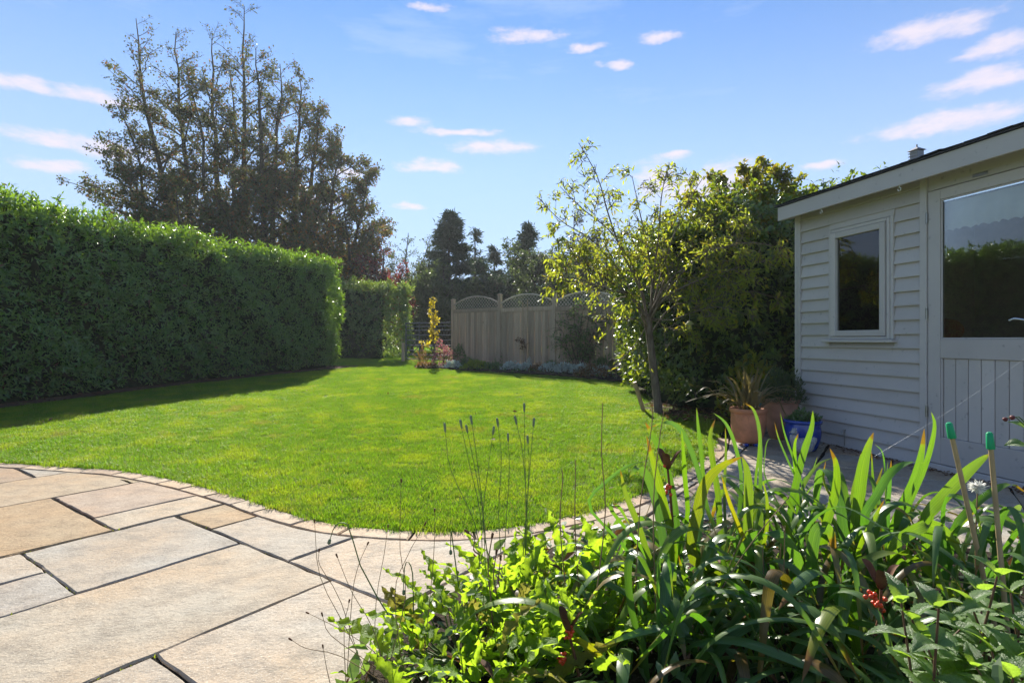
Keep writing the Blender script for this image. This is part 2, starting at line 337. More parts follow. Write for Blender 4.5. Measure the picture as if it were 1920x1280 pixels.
BARK = barkmat('ivy_tree_bark', (.035, .028, .022), (.085, .07, .055)); CBARK = barkmat('cherry_bark', (.10, .075, .055), (.22, .175, .13), 9); TWIG = simplemat('twig', (.10, .075, .055), .8, .2, .3)
CLOTH = simplemat('cream_cloth', (.82, .79, .70), .9, .1, .06); CANE = simplemat('bamboo_cane', (.38, .27, .14), .6, .3, .2, 15); CAP = simplemat('green_rubber_cap', (.0, .30, .115), .42, .4, .08)
L_LAUREL = leafmat('laurel_leaf', (.06, .14, .045), (.15, .25, .07), (.30, .50, .015),   .34, .33, .6, (.13, .05, .02), .012)
L_LAUREL2 = leafmat('portugal_laurel_leaf', (.07, .13, .045), (.13, .19, .065), (.30, .42, .04), .34, .38, .55, (.22, .10, .02), .03)
L_EVER = leafmat('evergreen_leaf', (.035, .075, .03), (.075, .13, .04), (.36, .48, .012), .32, .32, .6, (.13, .12, .012), .05)
L_TOP = leafmat('golden_green_leaf', (.07, .10, .015), (.13, .14, .02), (.42, .42, .02), .45, .42, .45, (.22, .16, .015), .14)
L_BIG = leafmat('old_tree_leaf', (.04, .055, .018), (.085, .09, .028), (.19, .20, .03), .28, .5, .35, (.20, .08, .02), .16)
L_RUST = leafmat('russet_leaf', (.05, .06, .018), (.09, .075, .022), (.24, .20, .03), .38, .5, .35, (.26, .10, .015), .2)
L_CHERRY = leafmat('cherry_leaf', (.08, .12, .025), (.15, .18, .035), (.50, .56, .03), .5, .36, .5, (.26, .22, .02), .10)
L_CON = leafmat('conifer_needles', (.03, .055, .035), (.06, .09, .05), (.07, .11, .04), .2, .6, .3)
L_PURP = leafmat('purple_leaf', (.05, .016, .018), (.10, .03, .025), (.30, .05, .04), .38, .5, .35, (.34, .07, .04), .12)
L_DARK = leafmat('wood_leaf', (.045, .065, .03), (.085, .105, .045), (.16, .22, .05), .3, .5, .35)
L_GREY = leafmat('thin_grey_leaf', (.06, .065, .05), (.11, .10, .08), (.14, .14, .08), .3, .6, .3)
L_GOLD = leafmat('golden_leaf', (.32, .25, .01), (.46, .36, .015), (.75, .60, .02), .5, .5, .4)
L_PINK = leafmat('pink_variegated_leaf', (.16, .10, .075), (.30, .16, .14), (.45, .22, .18), .4, .5, .4, (.42, .10, .14), .15)
L_LIME = leafmat('lime_leaf', (.13, .19, .015), (.20, .26, .02), (.42, .5, .02), .4)
L_SILV = leafmat('silver_leaf', (.45, .5, .45), (.65, .7, .62), (.4, .46, .34), .3, .6)
L_SHRUB = leafmat('dark_shrub_leaf', (.06, .11, .045), (.11, .17, .065), (.24, .38, .05), .35, .42)
L_BRONZE = leafmat('bronze_leaf', (.12, .075, .03), (.20, .12, .05), (.35, .2, .05), .35)
L_PHOR = leafmat('flax_leaf', (.14, .115, .06), (.23, .185, .10), (.30, .22, .05), .35, .4, .4, (.22, .09, .05), .12)
L_POPPY = leafmat('poppy_leaf', (.11, .20, .028), (.18, .29, .04), (.52, .78, .03), .52, .5, .3, (.20, .19, .03), .06, rnd='Object')
L_TOOTH = leafmat('toothed_leaf', (.11, .20, .06), (.17, .27, .08), (.42, .66, .05), .45, .34, .8, rnd='Object')
STRAP = m_strap(); SEED = simplemat('orange_red_seed', (.62, .055, .01), .3, .5, .15, 40); POD = simplemat('dry_pod', (.13, .055, .025), .75, .25, .35, 30)
DRY = simplemat('dry_stem', (.23, .15, .075), .8, .2, .3, 20); GSTEM = simplemat('green_stem', (.10, .15, .04), .6, .3, .2, 20); SEEDH = simplemat('grey_green_seed_head', (.17, .21, .12), .7, .3, .25, 60)

rg = np.random.default_rng(7)

# ------------------------------------------------------------------ outlines on the ground
EDGE_IN = [(-9.5, 5.45), (-7, 5.15), (-5.5, 4.92), (-4.35, 4.68), (-3.47, 4.47), (-3.0, 4.33), (-2.36, 4.0), (-1.79, 3.63), (-1.46, 3.38), (-1.15, 3.18), (-.88, 3.06), (-.58, 3.0), (-.25, 3.0), (.12, 3.11), (.50, 3.36), (.9, 3.74), (1.22, 4.15), (1.55, 4.62), (1.84, 5.08), (2.06, 5.55), (2.3, 6.1), (2.65, 6.7)]
edge = crom(EDGE_IN, 220)
tn = nrm(np.gradient(edge, axis=0)); en = np.stack([-tn[:, 1], tn[:, 0]], -1)      # towards the lawn
edge_out = edge-en*.125                                                          # patio side of the edging stones
LAWN_POLY = np.concatenate([edge, [(2.6, 7.0), (2.2, 8.2), (2.35, 9.6), (2.45, 11.1), (1.15, 12.65), (-.8, 13.95), (-1.9, 14.75), (-2.55, 15.1), (-2.75, 15.5), (-2.6, 16.2), (-2.0, 18.2), (-3.6, 18.75), (-6, 19.6), (-10, 20), (-10, 5.5)]])
PATIO_CUT = np.concatenate([edge_out, [(2.9, 8), (2.9, 12), (-12, 12), (-12, 5.5)]])
BED_POLY = crom([(-.62, .3), (-.52, 1.2), (-.45, 1.75), (-.30, 2.12), (-.02, 2.48), (.35, 2.80), (.75, 3.02), (1.2, 3.1), (1.75, 2.98), (2.3, 2.62), (2.75, 2.2), (3.3, 1.7), (3.5, .3)], 80)

def sheet(name, poly, mat_, zf, kind='structure', skirt=0, cuts=True, skirt_mat=None):
    bm = bmesh.new(); vs = [bm.verts.new((x, y, 0)) for x, y in poly]
    es = [bm.edges.new((vs[i], vs[(i+1) % len(vs)])) for i in range(len(vs))]
    bmesh.ops.triangle_fill(bm, use_beauty=True, edges=es)
    if cuts:
        for Y in (5, 20):
            bmesh.ops.bisect_plane(bm, geom=bm.verts[:]+bm.edges[:]+bm.faces[:], plane_co=(0, Y, 0), plane_no=(0, 1, 0))
    for f in bm.faces:
        if f.normal.z < 0: f.normal_flip()
    be = [e for e in bm.edges if len(e.link_faces) == 1]
    for v in bm.verts: v.co.z = zf(v.co.x, v.co.y)
    if skirt:
        r = bmesh.ops.extrude_edge_only(bm, edges=be)
        for v in r['geom']:
            if isinstance(v, bmesh.types.BMVert): v.co.z -= skirt
        if skirt_mat:
            for f in r['geom']:
                if isinstance(f, bmesh.types.BMFace): f.material_index = 1
    me = bpy.data.meshes.new(name); bm.to_mesh(me); bm.free(); me.materials.append(mat_)
    if skirt_mat: me.materials.append(skirt_mat)
    return prop(obj(name, me), kind=kind)

# ground sheet to the horizon
mb = MB(); ys = [-300, 0, 5, 20, 60, 700]; xs = [-600, -60, 0, 60, 600]
v = np.array([(x, y, gz(y)-.06) for y in ys for x in xs]); k = len(xs)
mb.add(v, [np.array([[j*k+i, j*k+i+1, (j+1)*k+i+1, (j+1)*k+i] for j in range(len(ys)-1) for i in range(k-1)])])
prop(mb.build('ground', FIELD), kind='structure')
lawn = sheet('lawn', LAWN_POLY, LAWN, lambda x, y: gz(y)+.0, skirt=.05, skirt_mat=SOIL)
# patio bedding with its slabs and edging stones
patio = sheet('patio', [(-11, -3), (5.2, -3), (5.2, 6.9), (2.3, 6.9), (1.2, 5.0), (-11, 5.8)], JOINT, lambda x, y: gz(y)-.010)
TH = R(35.6); AX = np.array((math.sin(TH), math.cos(TH))); BX = np.array((-math.cos(TH), math.sin(TH)))
def ab2xy(a, b): return a*AX+b*BX
GREY, BUFF, ORANGE, ROSE, YEL, PALE = (.40, .37, .315), (.41, .365, .29), (.40, .305, .19), (.375, .30, .23), (.44, .375, .255), (.425, .385, .32)
SLABS = [(.02, 1.50, 2.04, 2.79, BUFF), (.80, 1.50, 1.25, 2.04, PALE), (.02, .80, 1.25, 2.04, GREY), (1.50, 2.75, 1.61, 2.38, PALE), (1.50, 1.95, 2.38, 3.13, GREY), (1.95, 2.4, 2.38, 2.9, YEL), (1.50, 2.0, 3.13, 3.54, ORANGE),
         (.80, 1.50, 2.79, 3.54, GREY), (.1, .80, 3.165, 3.54, GREY), (.1, .80, 2.79, 3.165, (.36,.33,.285)), (.15, 1.19, 3.54, 4.60, ORANGE), (1.19, 2.0, 3.88, 4.60, ROSE), (1.19, 2.0, 3.54, 3.88, BUFF),
         (.3, 1.655, 4.60, 5.385, (.40,.33,.235)), (1.655, 2.3, 4.60, 5.385, YEL), (.3, 1.295, 5.385, 6.12, (.37,.29,.21)), (1.295, 2.2, 5.385, 6.12, PALE), (.5, 1.7, 6.12, 6.9, BUFF), (2.75, 3.6, 1.61, 2.2, BUFF),
         (3.6, 4.6, 1.61, 2.3, PALE)]
rows = [(-5.2, -4.5), (-4.5, -3.8), (-3.8, -3.1), (-3.1, -2.55), (-2.55, -1.85), (-1.85, -1.25), (-1.25, -.6), (-.6, .1), (.1, .62), (.62, 1.25), (1.25, 1.61)]
for b0, b1 in rows:
    a = -1.5 if b1 < 1.3 else 1.5
    while a < 8.6:
        l = rg.choice([.45, .6, .75, .9, 1.1]); SLABS.append((a, a+l, b0, b1, [GREY, BUFF, PALE, ROSE, (.37,.32,.25)][rg.integers(5)])); a += l
for b0, b1 in [(1.25, 2.04), (2.04, 2.79), (2.79, 3.54), (3.54, 4.6), (4.6, 5.385), (5.385, 6.12), (6.12, 6.9), (6.9, 7.7)]:
    a = .02 if b1 < 2.8 else (.1 if b1 < 3.6 else (.15 if b1 < 4.7 else (.3 if b1 < 6.2 else (.5 if b1 < 7 else 1.4))))
    while a > -2.2:
        l = rg.choice([.6, .75, .9, 1.1]); SLABS.append((a-l, a, b0, b1, [GREY, BUFF, PALE, ROSE][rg.integers(4)])); a -= l
for a0, a1, b0, b1, c in SLABS:
    g = .0078; e = rg.normal(0, .004, 4)
    cs = [(a0+g+e[0], b0+g), (a1-g+e[1], b0+g+e[2]), (a1-g+e[1], b1-g), (a0+g+e[0], b1-g+e[3])]; pts = []
    for i in range(4):
        p0, p1 = np.array(cs[i]), np.array(cs[(i+1) % 4]); n = max(4, int(np.linalg.norm(p1-p0)/.05))
        d = nrm(p1-p0); pn = np.array((-d[1], d[0]))
        wob = np.convolve(rg.normal(0, .007, n+4), np.ones(4)/4, 'valid')[:n]; wob[0] = 0
        for q in range(n): pts.append(p0+(p1-p0)*q/n+pn*wob[q])
    xy = np.array([ab2xy(*p) for p in pts]); cx, cy = xy.mean(0)
    if cx < -8 or cx > 4.4 or cy < -1.5 or cy > 7.3: continue
    inl = inpoly(PATIO_CUT, xy)
    if inl.all(): continue
    if inl.any(): xy = np.array([nearest(PATIO_CUT, p) if q else p for p, q in zip(xy, inl)]); xy = xy[np.r_[True, np.linalg.norm(np.diff(xy, axis=0), axis=1) > .004]]
    inb = inpoly(BED_POLY, xy)
    if inb.all(): continue
    if len(xy) < 5: continue
    n = len(xy); z = rg.normal(0, .0018)+gza(xy[:, 1]); ctr = xy.mean(0); inset = ctr+(xy-ctr)*(1-.006/np.maximum(np.linalg.norm(xy-ctr, axis=1), .05))[:, None]
    V = np.concatenate([np.c_[xy, z-.035], np.c_[xy, z-.006+rg.normal(0, .0008, n)], np.c_[inset, z+rg.normal(0, .0006, n)]])
    i = np.arange(n); j = (i+1) % n
    mb = MB(); mb.add(V, [np.stack([i, j, j+n, i+n], -1), np.stack([i+n, j+n, j+2*n, i+2*n], -1)]); mb.add(V[2*n:], [np.arange(n)])
    o = mb.build('paving_slab', STONE, patio, (ctr[0], ctr[1], 0)); o.location = (ctr[0], ctr[1], 0)
    k = rg.uniform(.84, .97); o.color = (c[0]*k, c[1]*k, c[2]*k, 1)
# edging stones along the lawn
L = np.concatenate([[0], np.cumsum(np.linalg.norm(np.diff(edge, axis=0), axis=1))]); s0 = 0.4
def at(arr, s): return np.array([np.interp(s, L, arr[:, 0]), np.interp(s, L, arr[:, 1])])
while s0 < np.interp(5.5, edge[120:, 1], L[120:]):
    l = rg.uniform(.27, .40); ss = np.linspace(s0+.006, s0+l-.006, 5); zz = rg.uniform(.001, .006)
    ou = np.array([at(edge_out, s)+at(en, s)*(.010+rg.uniform(0, .008)) for s in ss]); inn = np.array([at(edge, s)+at(en, s)*.01 for s in ss])[::-1]
    xy = np.concatenate([ou, inn]); n = len(xy); ctr = xy.mean(0); z = gza(xy[:, 1])+zz; ins = ctr+(xy-ctr)*.955
    V = np.concatenate([np.c_[xy, z-.04], np.c_[xy, z-.006], np.c_[ins, z+rg.normal(0, .001, n)]]); i = np.arange(n); j = (i+1) % n
    mb = MB(); mb.add(V, [np.stack([i, j, j+n, i+n], -1), np.stack([i+n, j+n, j+2*n, i+2*n], -1)]); mb.add(V[2*n:], [np.arange(n)])
    o = mb.build('edging_stone', STONE, patio, (*ctr, 0)); o.location = (*ctr, 0); c = [(.43, .35, .26), (.41, .32, .235), (.37, .305, .24), (.46, .375, .275)][rg.integers(4)]; o.color = (*c, 1); s0 += l
# moss in the joints
mb = MB(); q = []
for a, b, n, da, db in [(.8, 3.1, 60, .012, .3), (1.19, 3.62, 40, .012, .12), (1.0, 3.545, 60, .35, .012), (1.51, 3.35, 40, .01, .2), (1.5, 2.6, 30, .01, .3), (1.65, 5.2, 40, .2, .03), (1.9, 3.6, 30, .03, .05), (.75, 2.04, 50, .2, .01), (.5, 2.79, 25, .3, .01), (1.7, 4.9, 40, .06, .15)]:
    q += [np.r_[ab2xy(a+rg.normal(0, da*.6), b+rg.normal(0, db)), -.012] for _ in range(n//2)]
q = np.array(q); D = nrm(rg.normal(0, 1, (len(q), 3))*[1, 1, .3]+[0, 0, .9]); mb.leaves(q, D, rg.normal(0, 1, (len(q), 3)), rg.uniform(.008, .022, len(q)), rg.uniform(.004, .010, len(q)), LEAF4)
prop(mb.build('joint_weeds', L_LIME, patio), kind='stuff')
# flower bed soil
bed = sheet('flower_bed', BED_POLY, SOIL, lambda x, y: .035, skirt=.06, cuts=False)
fborder = sheet('border_soil', [(2.75, 11.3), (2.45, 11.1), (1.15, 12.65), (-.8, 13.95), (-1.9, 14.75), (-2.55, 15.1), (-2.75, 15.5), (-2.5, 16.4), (-1.8, 16.75), (1.1, 14.35), (2.9, 12.85)], SOIL, lambda x, y: gz(y)+.045, skirt=.06, cuts=False)
hs_ = crom([(-8.4, 3), (-7.9, 6), (-7.33, 7.88), (-6.7, 10.57), (-5.6, 13.4), (-4.75, 15.1), (-4.6, 15.9)], 30)
sheet('hedge_soil', np.concatenate([hs_+[.22, -.05], hs_[::-1]-[1.2, 0]]), m_soil('leaf_litter_soil', (.06, .035, .02), (.14, .085, .05)), lambda x, y: gz(y)+.028, cuts=False)
sheet('shade_soil', [(1.85, 7.6), (1.95, 7.25), (2.3, 7.0), (2.75, 6.85), (3.2, 6.6), (5, 6.6), (5, 12), (2.4, 12), (2.1, 8.4), (1.9, 8.0)], SOIL, lambda x, y: gz(y)+.02, cuts=False)

# ------------------------------------------------------------------ grass (stuff): tufts instanced on a point cloud
def tuft(seed, n, size, h0, h1, wd):
    r = np.random.default_rng(seed); mb = MB()
    p = np.c_[r.uniform(-size, size, (n, 2)), np.zeros(n)]; h = r.uniform(h0, h1, n); an = r.uniform(0, 6.28, n); lean = r.uniform(.1, .9, n)*h
    d = np.c_[np.cos(an), np.sin(an), np.zeros(n)]; s = np.c_[-np.sin(an), np.cos(an), np.zeros(n)]*wd*r.uniform(.7, 1.3, n)[:, None]
    up = np.array([0, 0, 1.]); m1 = p+d*lean[:, None]*.3+up*h[:, None]*.6; tp = p+d*lean[:, None]+up*h[:, None]*.95
    V = np.stack([p-s, p+s, m1+s*.8, m1-s*.8, tp], 1).reshape(-1, 3); o = (np.arange(n)*5)[:, None]
    mb.add(V, [np.array([[0, 1, 2, 3]])+o, np.array([[3, 2, 4]])+o]); return bpy.data.objects.new('grass_tuft', mb.mesh('grass_tuft', GRASS))
tc = bpy.data.collections.new('grass_tufts')
for i in range(5): tc.objects.link(tuft(i, 260, .085, .012, .036, .0014))
def instancer(name, pts, coll, smin, smax):
    me = bpy.data.meshes.new(name); me.vertices.add(len(pts)); me.vertices.foreach_set('co', pts.astype(np.float32).ravel()); me.update()
    o = obj(name, me); ng = bpy.data.node_groups.new(name, 'GeometryNodeTree')
    ng.interface.new_socket('Geometry', in_out='INPUT', socket_type='NodeSocketGeometry'); ng.interface.new_socket('Geometry', in_out='OUTPUT', socket_type='NodeSocketGeometry')
    n = ng.nodes; gi, go = n.new('NodeGroupInput'), n.new('NodeGroupOutput'); ip = n.new('GeometryNodeInstanceOnPoints'); ci = n.new('GeometryNodeCollectionInfo')
    ci.inputs['Collection'].default_value = coll; ci.inputs['Separate Children'].default_value = True; ci.inputs['Reset Children'].default_value = True
    ip.inputs['Pick Instance'].default_value = True
    rv = n.new('FunctionNodeRandomValue'); rv.data_type = 'FLOAT_VECTOR'; rv.inputs[0].default_value = (-.12, -.12, 0); rv.inputs[1].default_value = (.12, .12, 6.283)
    rs = n.new('FunctionNodeRandomValue'); rs.data_type = 'FLOAT'; rs.inputs[2].default_value = smin; rs.inputs[3].default_value = smax; rs.inputs['Seed'].default_value = 3
    l = ng.links.new; l(gi.outputs[0], ip.inputs['Points']); l(ci.outputs[0], ip.inputs['Instance']); l(rv.outputs[0], ip.inputs['Rotation']); l(rs.outputs[1], ip.inputs['Scale']); l(ip.outputs[0], go.inputs[0])
    md = o.modifiers.new('scatter', 'NODES'); md.node_group = ng; return o
gp = []
for (y0, y1, sp_) in [(2.9, 9, .100), (9, 20, .125)]:
    gx, gy = np.meshgrid(np.arange(-8.4, 2.6, sp_), np.arange(y0, y1, sp_)); p = np.c_[gx.ravel(), gy.ravel()]; gp.append(p+rg.uniform(-.045, .045, p.shape))
gp = np.concatenate(gp); gp = gp[inpoly(LAWN_POLY, gp)]
gp = gp[np.array([np.min(np.hypot(*(edge-q).T)) > .085 if q[1] < 7.5 else True for q in gp])]
gp = gp[(gp[:, 0] > np.interp(gp[:, 1], [3, 6, 7.88, 10.57, 13.4, 15.2, 15.5, 20], [-8.4, -7.9, -7.33, -6.7, -5.6, -4.8, -9, -9])+.15)]
eg = [at(edge, s)+at(en, s)*rg.uniform(.075, .10) for s in np.arange(1.5, np.interp(6.9, edge[120:, 1], L[120:]), .05)]
gp = np.concatenate([gp, np.array(eg)])
gr_ = instancer('grass', np.c_[gp, gza(gp[:, 1])-.002], tc, .75, 1.3)
prop(gr_, kind='stuff')

# ------------------------------------------------------------------ hedges and shrub masses
def limb(rng, p0, p1, n=7, sag=.0, jit=.04):
    t = np.linspace(0, 1, n)[:, None]; p0, p1 = np.asarray(p0, float), np.asarray(p1, float); L_ = np.linalg.norm(p1-p0)
    j = np.cumsum(rng.normal(0, jit*L_/n**.5, (n, 3)), 0); j = j-j[0]-(j[-1]-j[0])*t
    p = p0+(p1-p0)*t+j; p[:, 2] += sag*L_*np.sin(t[:, 0]*math.pi); return p
def hedge_foliage(mb, path, h0, h1, thick, n, L0, L1, wr, rng, tmpl=LEAF4, side=1, ends=True, loose=.12, top_loose=.25, mat_=0, core=1, bulge=.12, zbot=.1, cfreq=1.3, sprigs=0, spl=.3, spray=1, endr=.5):
    """path: base line of the visible face; thickness goes to the left of travel for side=1"""
    pth = crom(path, 60); T = nrm(np.gradient(pth, axis=0)); Nn = np.stack([T[:, 1], -T[:, 0]], -1)*side; s = np.concatenate([[0], np.cumsum(np.linalg.norm(np.diff(pth, axis=0), axis=1))]); Lp = s[-1]
    hh = lambda q: h0+(h1-h0)*q/Lp
    areas = np.array([Lp*(h0+h1)/2, Lp*thick*.9, thick*h1, thick*h0*.5]); pr = areas/areas.sum(); kinds = rng.choice(4, n, p=pr)
    q = rng.uniform(0, Lp, n); u = rng.uniform(0, 1, n); wv = rng.uniform(0, 1, n)
    ph = rng.uniform(0, 6.28, 12)
    def lump(a, b): return sum(np.sin(a*cfreq*(1+.7*i)+b*cfreq*(1.3+.5*i)+ph[i])*(.5**(i*.5)) for i in range(5))/2.2
    H = hh(q); rr = .22
    z = np.where(kinds == 1, H, zbot+(H-zbot)*u); dep = np.where(kinds == 0, 0, wv*thick); q = np.where(kinds == 2, Lp, np.where(kinds == 3, 0, q))
    out = np.zeros((n, 3)); px = np.stack([np.interp(q, s, pth[:, i]) for i in (0, 1)], -1); nx = nrm(np.stack([np.interp(q, s, Nn[:, i]) for i in (0, 1)], -1)); tx = nrm(np.stack([np.interp(q, s, T[:, i]) for i in (0, 1)], -1))
    out[:, :2] = np.where((kinds == 0)[:, None], nx, np.where((kinds == 2)[:, None], tx, np.where((kinds == 3)[:, None], -tx, 0))); out[:, 2] = (kinds == 1)
    # round the edges
    tz = np.clip((z-(H-rr))/rr, 0, 1); fr = kinds == 0
    pos = np.c_[px-nx*dep[:, None], z]
    rnd_in = (1-np.sqrt(np.maximum(1-tz**2, 0)))*rr
    pos[fr, :2] -= nx[fr]*rnd_in[fr, None]; out[fr, 2] += tz[fr]
    te = np.clip((q-(Lp-endr))/endr, 0, 1); pos[fr, :2] -= nx[fr]*((1-np.sqrt(np.maximum(1-te[fr]**2, 0)))*endr*.8)[:, None]; out[fr, :2] += tx[fr]*te[fr, None]
    td = np.clip(1-dep/.35, 0, 1); tp = kinds == 1; pos[tp, 2] -= (1-np.sqrt(np.maximum(1-td[tp]**2, 0)))*rr; out[tp, :2] += nx[tp]*td[tp, None]
    en_ = kinds == 2; t2 = np.clip(1-dep/endr, 0, 1); pos[en_, :2] -= tx[en_]*((1-np.sqrt(np.maximum(1-t2[en_]**2, 0)))*endr*.8)[:, None]; out[en_, :2] += nx[en_]*t2[en_, None]
    out = nrm(out); b = bulge*lump(q, z)+np.where(kinds == 1, .5*bulge*lump(q*2.2, dep*2), 0); low = np.clip(1-(z-zbot)/.5, 0, 1)*.14
    pos += out*(b-low-rng.exponential(loose, n)+loose*.7)[:, None]
    up = kinds == 1; pos[up] += (np.minimum(rng.exponential(top_loose*.5, up.sum()), top_loose)*(rng.random(up.sum()) < .35))[:, None]*np.array([0, 0, 1.])
    D = nrm(out*.45+rng.normal(0, .6, (n, 3))+np.array([0, 0, -.15])); N = nrm(out+np.array([0, 0, .5])+rng.normal(0, .5, (n, 3)))
    pos[:, 2] += gza(pos[:, 1])
    if spray > 1:
        sh = nrm(out*.75+rng.normal(0, .45, (n, 3))+np.array([0, 0, .25])); sl = rng.uniform(L1*.9, L1*2.0, n); kx = spray
        tt = (np.arange(kx)+.5)/kx; pos = (pos[:, None]+sh[:, None]*(tt[None, :, None]-.6)*sl[:, None, None]).reshape(-1, 3); a_ = nrm(np.cross(sh, rng.normal(0, 1, (n, 3)))); b_ = np.cross(sh, a_); ang = np.arange(kx)*2.4
        lat = a_[:, None]*np.cos(ang)[None, :, None]+b_[:, None]*np.sin(ang)[None, :, None]; D = nrm((sh[:, None]*.55+lat*.8+np.array([0, 0, -.12])).reshape(-1, 3)+rng.normal(0, .18, (n*kx, 3))); N = nrm((sh[:, None]*.9+np.array([0, 0, .5])-lat*.3).reshape(-1, 3)+rng.normal(0, .2, (n*kx, 3))); n = n*kx
    l = rng.uniform(L0, L1, n)
    mb.leaves(pos, D, N, l, l*wr, tmpl, mat_)
    for _ in range(sprigs):
        q1, d1_ = rng.uniform(0, Lp), rng.uniform(0, thick)*.8; b_ = np.array([np.interp(q1, s, pth[:, 0]), np.interp(q1, s, pth[:, 1])])-np.array([np.interp(q1, s, Nn[:, 0]), np.interp(q1, s, Nn[:, 1])])*d1_
        l_ = rng.uniform(.12, spl); b_ = np.r_[b_, hh(q1)+gz(b_[1])-.12]; e_ = b_+np.r_[rng.normal(0, .22, 2)*l_, l_+.1]; c_ = limb(rng, b_, e_, 4, 0, .05); mb.tube(c_, [.006, .005, .004, .003], 4, core, False)
        kk = int(l_*60)+5; tt = rng.uniform(.1, 1, kk); pp = np.stack([np.interp(tt, np.linspace(0, 1, 4), c_[:, a_]) for a_ in range(3)], -1); dd = nrm(rng.normal(0, .7, (kk, 3))+[0, 0, .55]); ll = rng.uniform(L0, L1, kk); mb.leaves(pp, dd, nrm(rng.normal(0, .5, (kk, 3))+[0, 0, 1]), ll, ll*wr, tmpl, mat_)
    if core:  # added dark solid inside the leaves, there to block light
        ins = .20; m = 40; cp = np.linspace(.15, Lp-.2-endr*.55, m); a = np.stack([np.interp(cp, s, pth[:, i]) for i in (0, 1)], -1); nn = nrm(np.stack([np.interp(cp, s, Nn[:, i]) for i in (0, 1)], -1)); hz = np.array([hh(x) for x in cp])-.17
        f, r = a-nn*ins, a-nn*(thick-.1); g0 = gza(a[:, 1])
        V = np.stack([np.c_[f, g0], np.c_[f, g0+hz], np.c_[r, g0+hz], np.c_[r, g0]], 1).reshape(-1, 3); i = np.arange(m-1)[:, None]*4; jj = np.arange(3)[None]
        mb.add(V, [np.stack([i+jj, i+jj+1, i+jj+5, i+jj+4], -1).reshape(-1, 4), np.array([[0, 1, 2, 3], [(m-1)*4+3, (m-1)*4+2, (m-1)*4+1, (m-1)*4]])], core)
COREM = simplemat('added_core_and_twigs', (.02, .03, .012), .95, .1, .4, 14, 0, .5)  # sprig stems, and the added light-blocking solid inside each hedge
def stems(mb, pts, h, r, rng, m=0):
    for x, y in pts:
        p0 = np.array([x, y, gz(y)-.05]); mb.tube([p0, p0+[rng.normal(0, .05), rng.normal(0, .05), h*.5], p0+[rng.normal(0, .12), rng.normal(0, .12), h]], [r, r*.8, r*.5], 6, m)

hedge = thing('laurel_hedge', 'long tall clipped laurel hedge with narrow glossy leaves down the left side of the lawn', 'hedge', (-6.5, 10.5, gz(10.5)))
mb = MB(); r1 = np.random.default_rng(11); org = np.array(hedge.location)
hedge_foliage(mb, [(-8.2, 4.2), (-7.9, 6), (-7.38, 7.88), (-6.75, 10.57), (-5.66, 13.4), (-4.74, 15.5)], 3.08, 2.86, 1.5, 11500, .07, .12, .36, r1, LEAF4, 1, loose=.09, top_loose=.14, bulge=.15, sprigs=420, spl=.30, spray=6, cfreq=2.2)
mb.build('foliage', [L_LAUREL, COREM], hedge, org)
mb = MB(); stems(mb, [(-7.9+.3*i+(.0 if i < 8 else 0)-.55, 6+i*.95) for i in range(10)], 2.0, .05, r1); mb.build('stems', BARK, hedge, org)
hedge2 = thing('rounded_hedge', 'rounded dark hedge end standing beyond the long hedge beside the metal gate', 'hedge', (-5, 19.8, gz(19.8)))
mb = MB(); r1 = np.random.default_rng(12); org = np.array(hedge2.location)
hedge_foliage(mb, [(-9, 19.2), (-6.5, 19.4), (-5.0, 19.5), (-3.75, 19.7)], 2.9, 2.45, 1.8, 3000, .09, .15, .4, r1, LEAF4, 1, loose=.12, top_loose=.2, bulge=.2, endr=1.2, sprigs=120, spl=.35, spray=6, cfreq=1.8)
mb.build('foliage', [L_LAUREL2, COREM], hedge2, org)
mb = MB(); stems(mb, [(-4.8, 20.3), (-5.6, 20.3), (-6.4, 20.2)], 1.6, .06, r1); mb.build('stems', BARK, hedge2, org)

ever = thing('evergreen_hedge', 'deep dark evergreen hedge behind the cherry tree reaching to the shed corner', 'hedge', (3.0, 8.5, gz(8.5)))
mb = MB(); r1 = np.random.default_rng(13); org = np.array(ever.location)
hedge_foliage(mb, [(2.55, 12.2), (2.35, 10.6), (2.02, 8.9), (2.25, 7.75), (3.0, 7.38), (4.2, 7.5), (5.9, 8.3)], 2.15, 3.0, 2.2, 11500, .06, .105, .55, r1, LEAF4, 1, loose=.16, top_loose=.3, bulge=.32, endr=.6, zbot=.15, sprigs=200, spl=.55, spray=5, cfreq=2.0)
mb.build('foliage', [L_EVER, COREM], ever, org)
mb = MB(); stems(mb, [(3, 8.6), (2.8, 9.6), (3.6, 8.3), (4.4, 8.3)], 2.0, .05, r1); mb.build('stems', BARK, ever, org)

